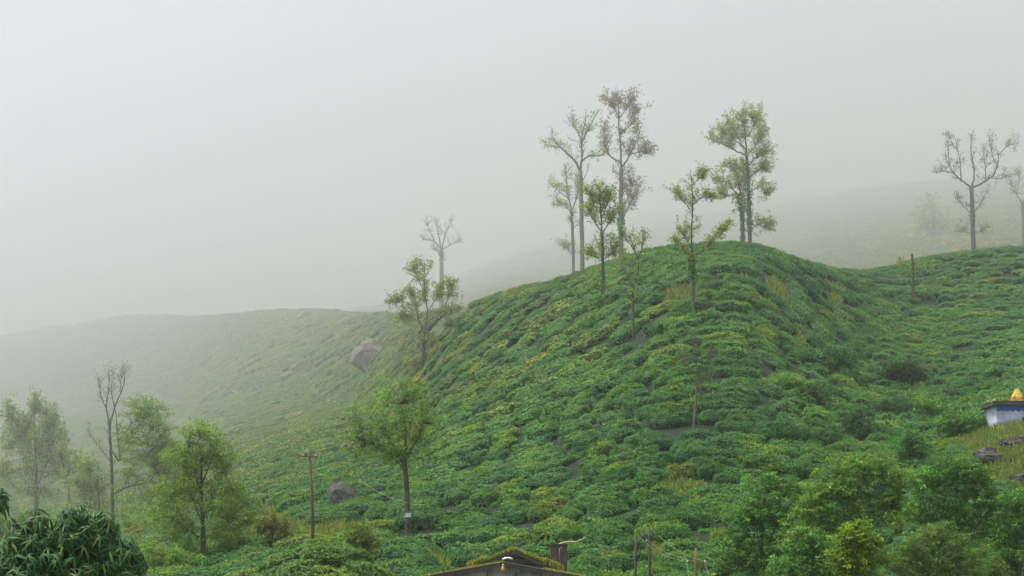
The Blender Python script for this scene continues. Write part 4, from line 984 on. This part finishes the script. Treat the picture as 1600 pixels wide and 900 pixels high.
m = MB(); p = hp(786, 893); m.lathe((p.x, -.5, p.z), [(.03, 0), (.07, .03), (.085, .12), (.065, .22), (.03, .27)], 12); m.build('yellow_pot', M_yellow, hut, True)
m = MB(); m.lathe((p.x, -.5, p.z + .271), [(.025, 0), (.03, .04), (.05, .07), (.03, .10)], 10); m.build('pot_cap', M_white, hut, True)
for x_ in (762, 806, 845):
    m = MB(); a = hp(x_, 906); m.box((a.x, -.012, a.z), (.07, .03, .9)); m.build('wall_post', M_wood, hut)
cl = MB(); q = hp(793, 876); V = []
for i in range(7):
    for j in range(4): V.append((q.x - 5 - 0 + 0 + (i - 3) * .085 + 5, (j - 1.5) * .12 - .05, q.z + .05 + .09 * math.cos((i - 3) * .45) + random.uniform(-.02, .02) + .03 * (j % 2)))
cl.add(V, [(i * 4 + j, (i + 1) * 4 + j, (i + 1) * 4 + j + 1, i * 4 + j + 1) for i in range(6) for j in range(3)])
o_ = cl.build('plastic_sheet', M_white, None, True); o_.location = hut.location
so = o_.modifiers.new('thick', 'SOLIDIFY'); so.thickness = .05
tag(o_, 'crumpled white plastic sheet lying on the front peak of the hut roof', 'plastic sheet')
# brown box with a lid beside the hut, and the pale bent branch on it
YB = 83.0; k = YB / FX; bx0 = world(873, 877, YB); zg_ = g1(bx0.x, YB)
bxr = empty('utility_box', (bx0.x, YB, zg_), 'square brown weathered box standing behind the hut', 'box')
hb_ = bx0.z - zg_
m = MB(); m.box((0, 0, (hb_ + 25 * k) / 2), (26 * k, .7, hb_ + 25 * k)); m.build('body', M_brick, bxr)
m = MB(); m.box((0, 0, hb_ + 26.2 * k), (29 * k, .82, 2.2 * k)); m.build('lid', M_wood, bxr)
m = MB(); m.tube([(1 * k, -.40, hb_ + 2 * k), (1 * k, -.40, hb_ + 20 * k), (3 * k, -.40, hb_ + 22 * k), (4 * k, -.40, hb_ + 18 * k)], .6 * k, 6); m.build('pipe', M_palewood, bxr, True)
m = MB(); m.tube(smooth_line([on(874, 850.5, YB), on(884, 847, YB + .1), on(896, 847.5, YB + .1), (world(906, 845, YB)), on(916, 839, YB - .1)], 3, .02), np.linspace(1.7, 1.0, 13) * k, 6)
o_ = m.build('bent_branch', M_palewood, None, True); tag(o_, 'pale bent dead branch resting on the lid of the brown box', 'branch')

# ------------------------------------------------------------------ poles and wires
def pole(label, foot, top, Y, r, mat, arms=(), name='utility_pole', cat='pole', ins=()):
    k = Y / FX; X0 = (foot[0] - 800) * k; Zg = min(g1(X0, Y), (HOR - foot[1]) * k)
    ro = empty(name, (X0, Y, Zg), label, cat)
    L = lambda x, y, dy=0: (((x - foot[0]) * k), dy, (HOR - y) * k - Zg)
    m = MB(); m.tube([(0, 0, -.2), L((foot[0] + top[0]) / 2 + .6, (foot[1] + top[1]) / 2), L(*top)], [r * k * 1.15, r * k, r * k * .85], 9); m.build('shaft', mat, ro, True)
    for (x0, y0, x1, y1, rr_) in arms:
        a, b = Vector(L(x0, y0, -r * k - rr_ * k)), Vector(L(x1, y1, -r * k - rr_ * k)); d = b - a
        m = MB(); m.box((a + b) / 2, (d.length, 2 * rr_ * k, 2 * rr_ * k), ry=-math.atan2(d.z, d.x)); m.build('crossarm', mat, ro)
    for (x, y) in ins:
        p = Vector(L(x, y, -r * k - 1.0 * k)); m = MB(); m.lathe(p, [(.5 * k, 0), (1.1 * k, .6 * k), (.8 * k, 1.4 * k), (1.2 * k, 2 * k), (.4 * k, 3 * k)], 8); m.build('insulator', M_white, ro, True)
    return ro
pole('brown wooden pole with one short crossarm standing on the tea mound', (490.5, 860), (483.5, 704), 74, 2.5, M_pole, [(471, 713, 497, 714, 1.0)], ins=[(474, 712.5), (494, 713)])
pole('thin dark leaning pole, the shorter of the pair by the tea rows', (992, 935), (993.5, 830), 79, 1.9, M_wood)
pole('dark pole with a long crossbar, the taller of the pair by the tea rows', (1015.5, 935), (1014, 823), 78, 2.3, M_wood, [(996, 839, 1031, 839.5, .8)], ins=[(1010, 846)])
pole('rusty short pole with a low crossarm below the pair of dark poles', (1087.5, 940), (1087, 857), 73, 2.0, M_rust, [(1072, 879, 1103, 879.5, .8)], ins=[(1074, 878), (1101, 878)])
def wire(label, a, b, sag, r=.007, group='power wires between the poles'):
    a, b = Vector(a), Vector(b); P = [a.lerp(b, t / 14) - Vector((0, 0, sag * 4 * (t / 14) * (1 - t / 14))) for t in range(15)]
    m = MB(); m.tube(P, r, 5); o = m.build('wire', M_wire, None, True); return tag(o, label, 'wire', group)
wire('wire joining the left ends of the long crossbar and the low crossarm', on(998, 838, 77.9), on(1073, 877, 72.9), .25)
wire('wire from the dark shaft of the taller pole to the rusty shaft', on(1012, 845, 77.8), on(1085, 876, 72.8), .2)
wire('wire joining the right ends of the long crossbar and the low crossarm', on(1030, 838, 77.9), on(1101, 877, 72.9), .2)
wire('short wire dropping toward the camera from the left end of the low crossarm', on(1073, 877, 72.9), on(1081, 935, 62), .1)
wire('short wire dropping toward the camera from the right end of the low crossarm', on(1101, 877, 72.9), on(1122, 935, 62), .1)
wire('thin yellowish wire reaching from the white banded tree across the slope to the dark boulder', on(638, 786, hit(638, 838) - .4), on(560, 748, 128), .25, .012, None)
wire('thin wire crossing the tea rows behind the mound and below the white banded tree', on(480, 866, 70), on(700, 893, 80), .3, .008, None)

# ------------------------------------------------------------------ shrine on the knoll
YS = hit(1572, 671); k = YS / FX; s0 = world(1557, 670, YS); zg_ = min(s0.z, g1(s0.x + 1.5, YS + 1)) - .3
sh = empty('shrine', (s0.x, YS, 0), 'small white and blue shrine with a yellow dome at the right edge', 'shrine')
def sp_(x, y): return ((x - 1557) * k, (HOR - y) * k)
W_ = 70 * k; D_ = 3.2
z1 = sp_(0, 634)[1]
m = MB(); m.box((W_ / 2, D_ / 2, (zg_ + z1) / 2), (W_, D_, z1 - zg_)); m.build('wall', M_lilac, sh)
zb0 = sp_(0, 641)[1]
V = []; n_ = 24
for i in range(n_ + 1):
    x_ = W_ * i / n_; V += [(x_, -.03, z1), (x_, -.03, zb0 - .09 * math.sin(i * .9) ** 2 - .06 * math.sin(i * 2.3)), (x_, .0, z1), (x_, .0, zb0 - .09 * math.sin(i * .9) ** 2 - .06 * math.sin(i * 2.3))]
m = MB(); m.add(V, [f for i in range(n_) for f in ((i * 4, i * 4 + 1, i * 4 + 5, i * 4 + 4), (i * 4 + 1, i * 4 + 3, i * 4 + 7, i * 4 + 5))]); m.build('painted_band', M_blue, sh)
zs0, zs1 = sp_(0, 634)[1], sp_(0, 627)[1]
m = MB(); m.box((W_ / 2 - 2 * k, D_ / 2 - .1, (zs0 + zs1) / 2 + .003), (W_ + 12 * k, D_ + .8, zs1 - zs0)); m.build('roof_slab', M_slab, sh)
xd = sp_(1596, 0)[0]
m = MB(); m.box((xd, 1.0, zs1 + .09), (26 * k, 1.3, .18)); m.build('plinth', M_ochre, sh)
m = MB(); zd = zs1 + .18; m.lathe((xd, 1.0, zd), [(9.8 * k, 0), (10 * k, 2.5 * k), (9.6 * k, 5 * k), (8.6 * k, 7 * k), (8.2 * k, 7.3 * k), (7.6 * k, 10 * k), (6.2 * k, 12.2 * k), (5.2 * k, 12.6 * k), (5 * k, 14.4 * k), (4 * k, 16.4 * k), (2.4 * k, 17.8 * k), (.8 * k, 18.4 * k)], 18); m.build('dome', M_yellow, sh, True)
for dx_ in (-6.5, 6.5):
    m = MB(); m.box((xd + dx_ * k, 1.0 - 7.0 * k, zd + 2.6 * k), (3.6 * k, .14, 5 * k)); m.build('niche', M_red, sh)
m = MB(); m.tube([(xd - 1 * k, .8, zd + 10 * k), (xd - 2 * k, .75, zd + 10.3 * k), (xd + 8 * k, .75, zd + 10.2 * k)], .3 * k, 5); m.build('garland_wire', M_wood, sh)
def orna(x, y, s_):
    m = MB(); a = sp_(x, y)
    for (ox, oz, r_) in ((-2.5, 0, 1.9), (0, 1.6, 2.3), (2.6, .2, 1.7), (-.5, -1.0, 2.0)):
        m.lathe((a[0] + ox * k * s_, -.1, a[1] + oz * k * s_ - r_ * k * s_), [(.3 * r_ * k * s_, 0), (r_ * k * s_, .6 * r_ * k * s_), (.9 * r_ * k * s_, 1.3 * r_ * k * s_), (.3 * r_ * k * s_, 2 * r_ * k * s_)], 8)
    m.build('ornament', M_ochre, sh, True)
orna(1553, 628.5, 1.15); orna(1583, 628, .9); orna(1594, 629, 1.1)
m = MB(); m.box((sp_(1599, 0)[0], -.02, sp_(0, 660)[1]), (5 * k, .06, 16 * k)); m.build('doorway', M_wood, sh)
m = MB(); m.box((W_ / 2, -.12, zg_ + .55), (W_ + .1, .3, .5)); m.build('step', M_plaster, sh)


# ------------------------------------------------------------------ the fog
hb = MB(); zlo = float(ZZ.min()) - 1.0; zhi = float(ZZ.max()) + 14
hb.box((0, 3250, (zlo + zhi) / 2), (10400, 6600, zhi - zlo))
hm = bpy.data.materials.new('haze'); hm.use_nodes = True; n = hm.node_tree
n.nodes.remove(n.nodes['Principled BSDF'])
pv = n.nodes.new('ShaderNodeVolumePrincipled'); pv.inputs['Color'].default_value = HAZE_COLOR; pv.inputs['Density'].default_value = HAZE_DENSITY
pv.inputs['Anisotropy'].default_value = .76
n.links.new(pv.outputs[0], n.nodes['Material Output'].inputs['Volume'])
hz = hb.build('haze', hm); tag(hz, 'pale even mountain fog filling the valley', kind='stuff')
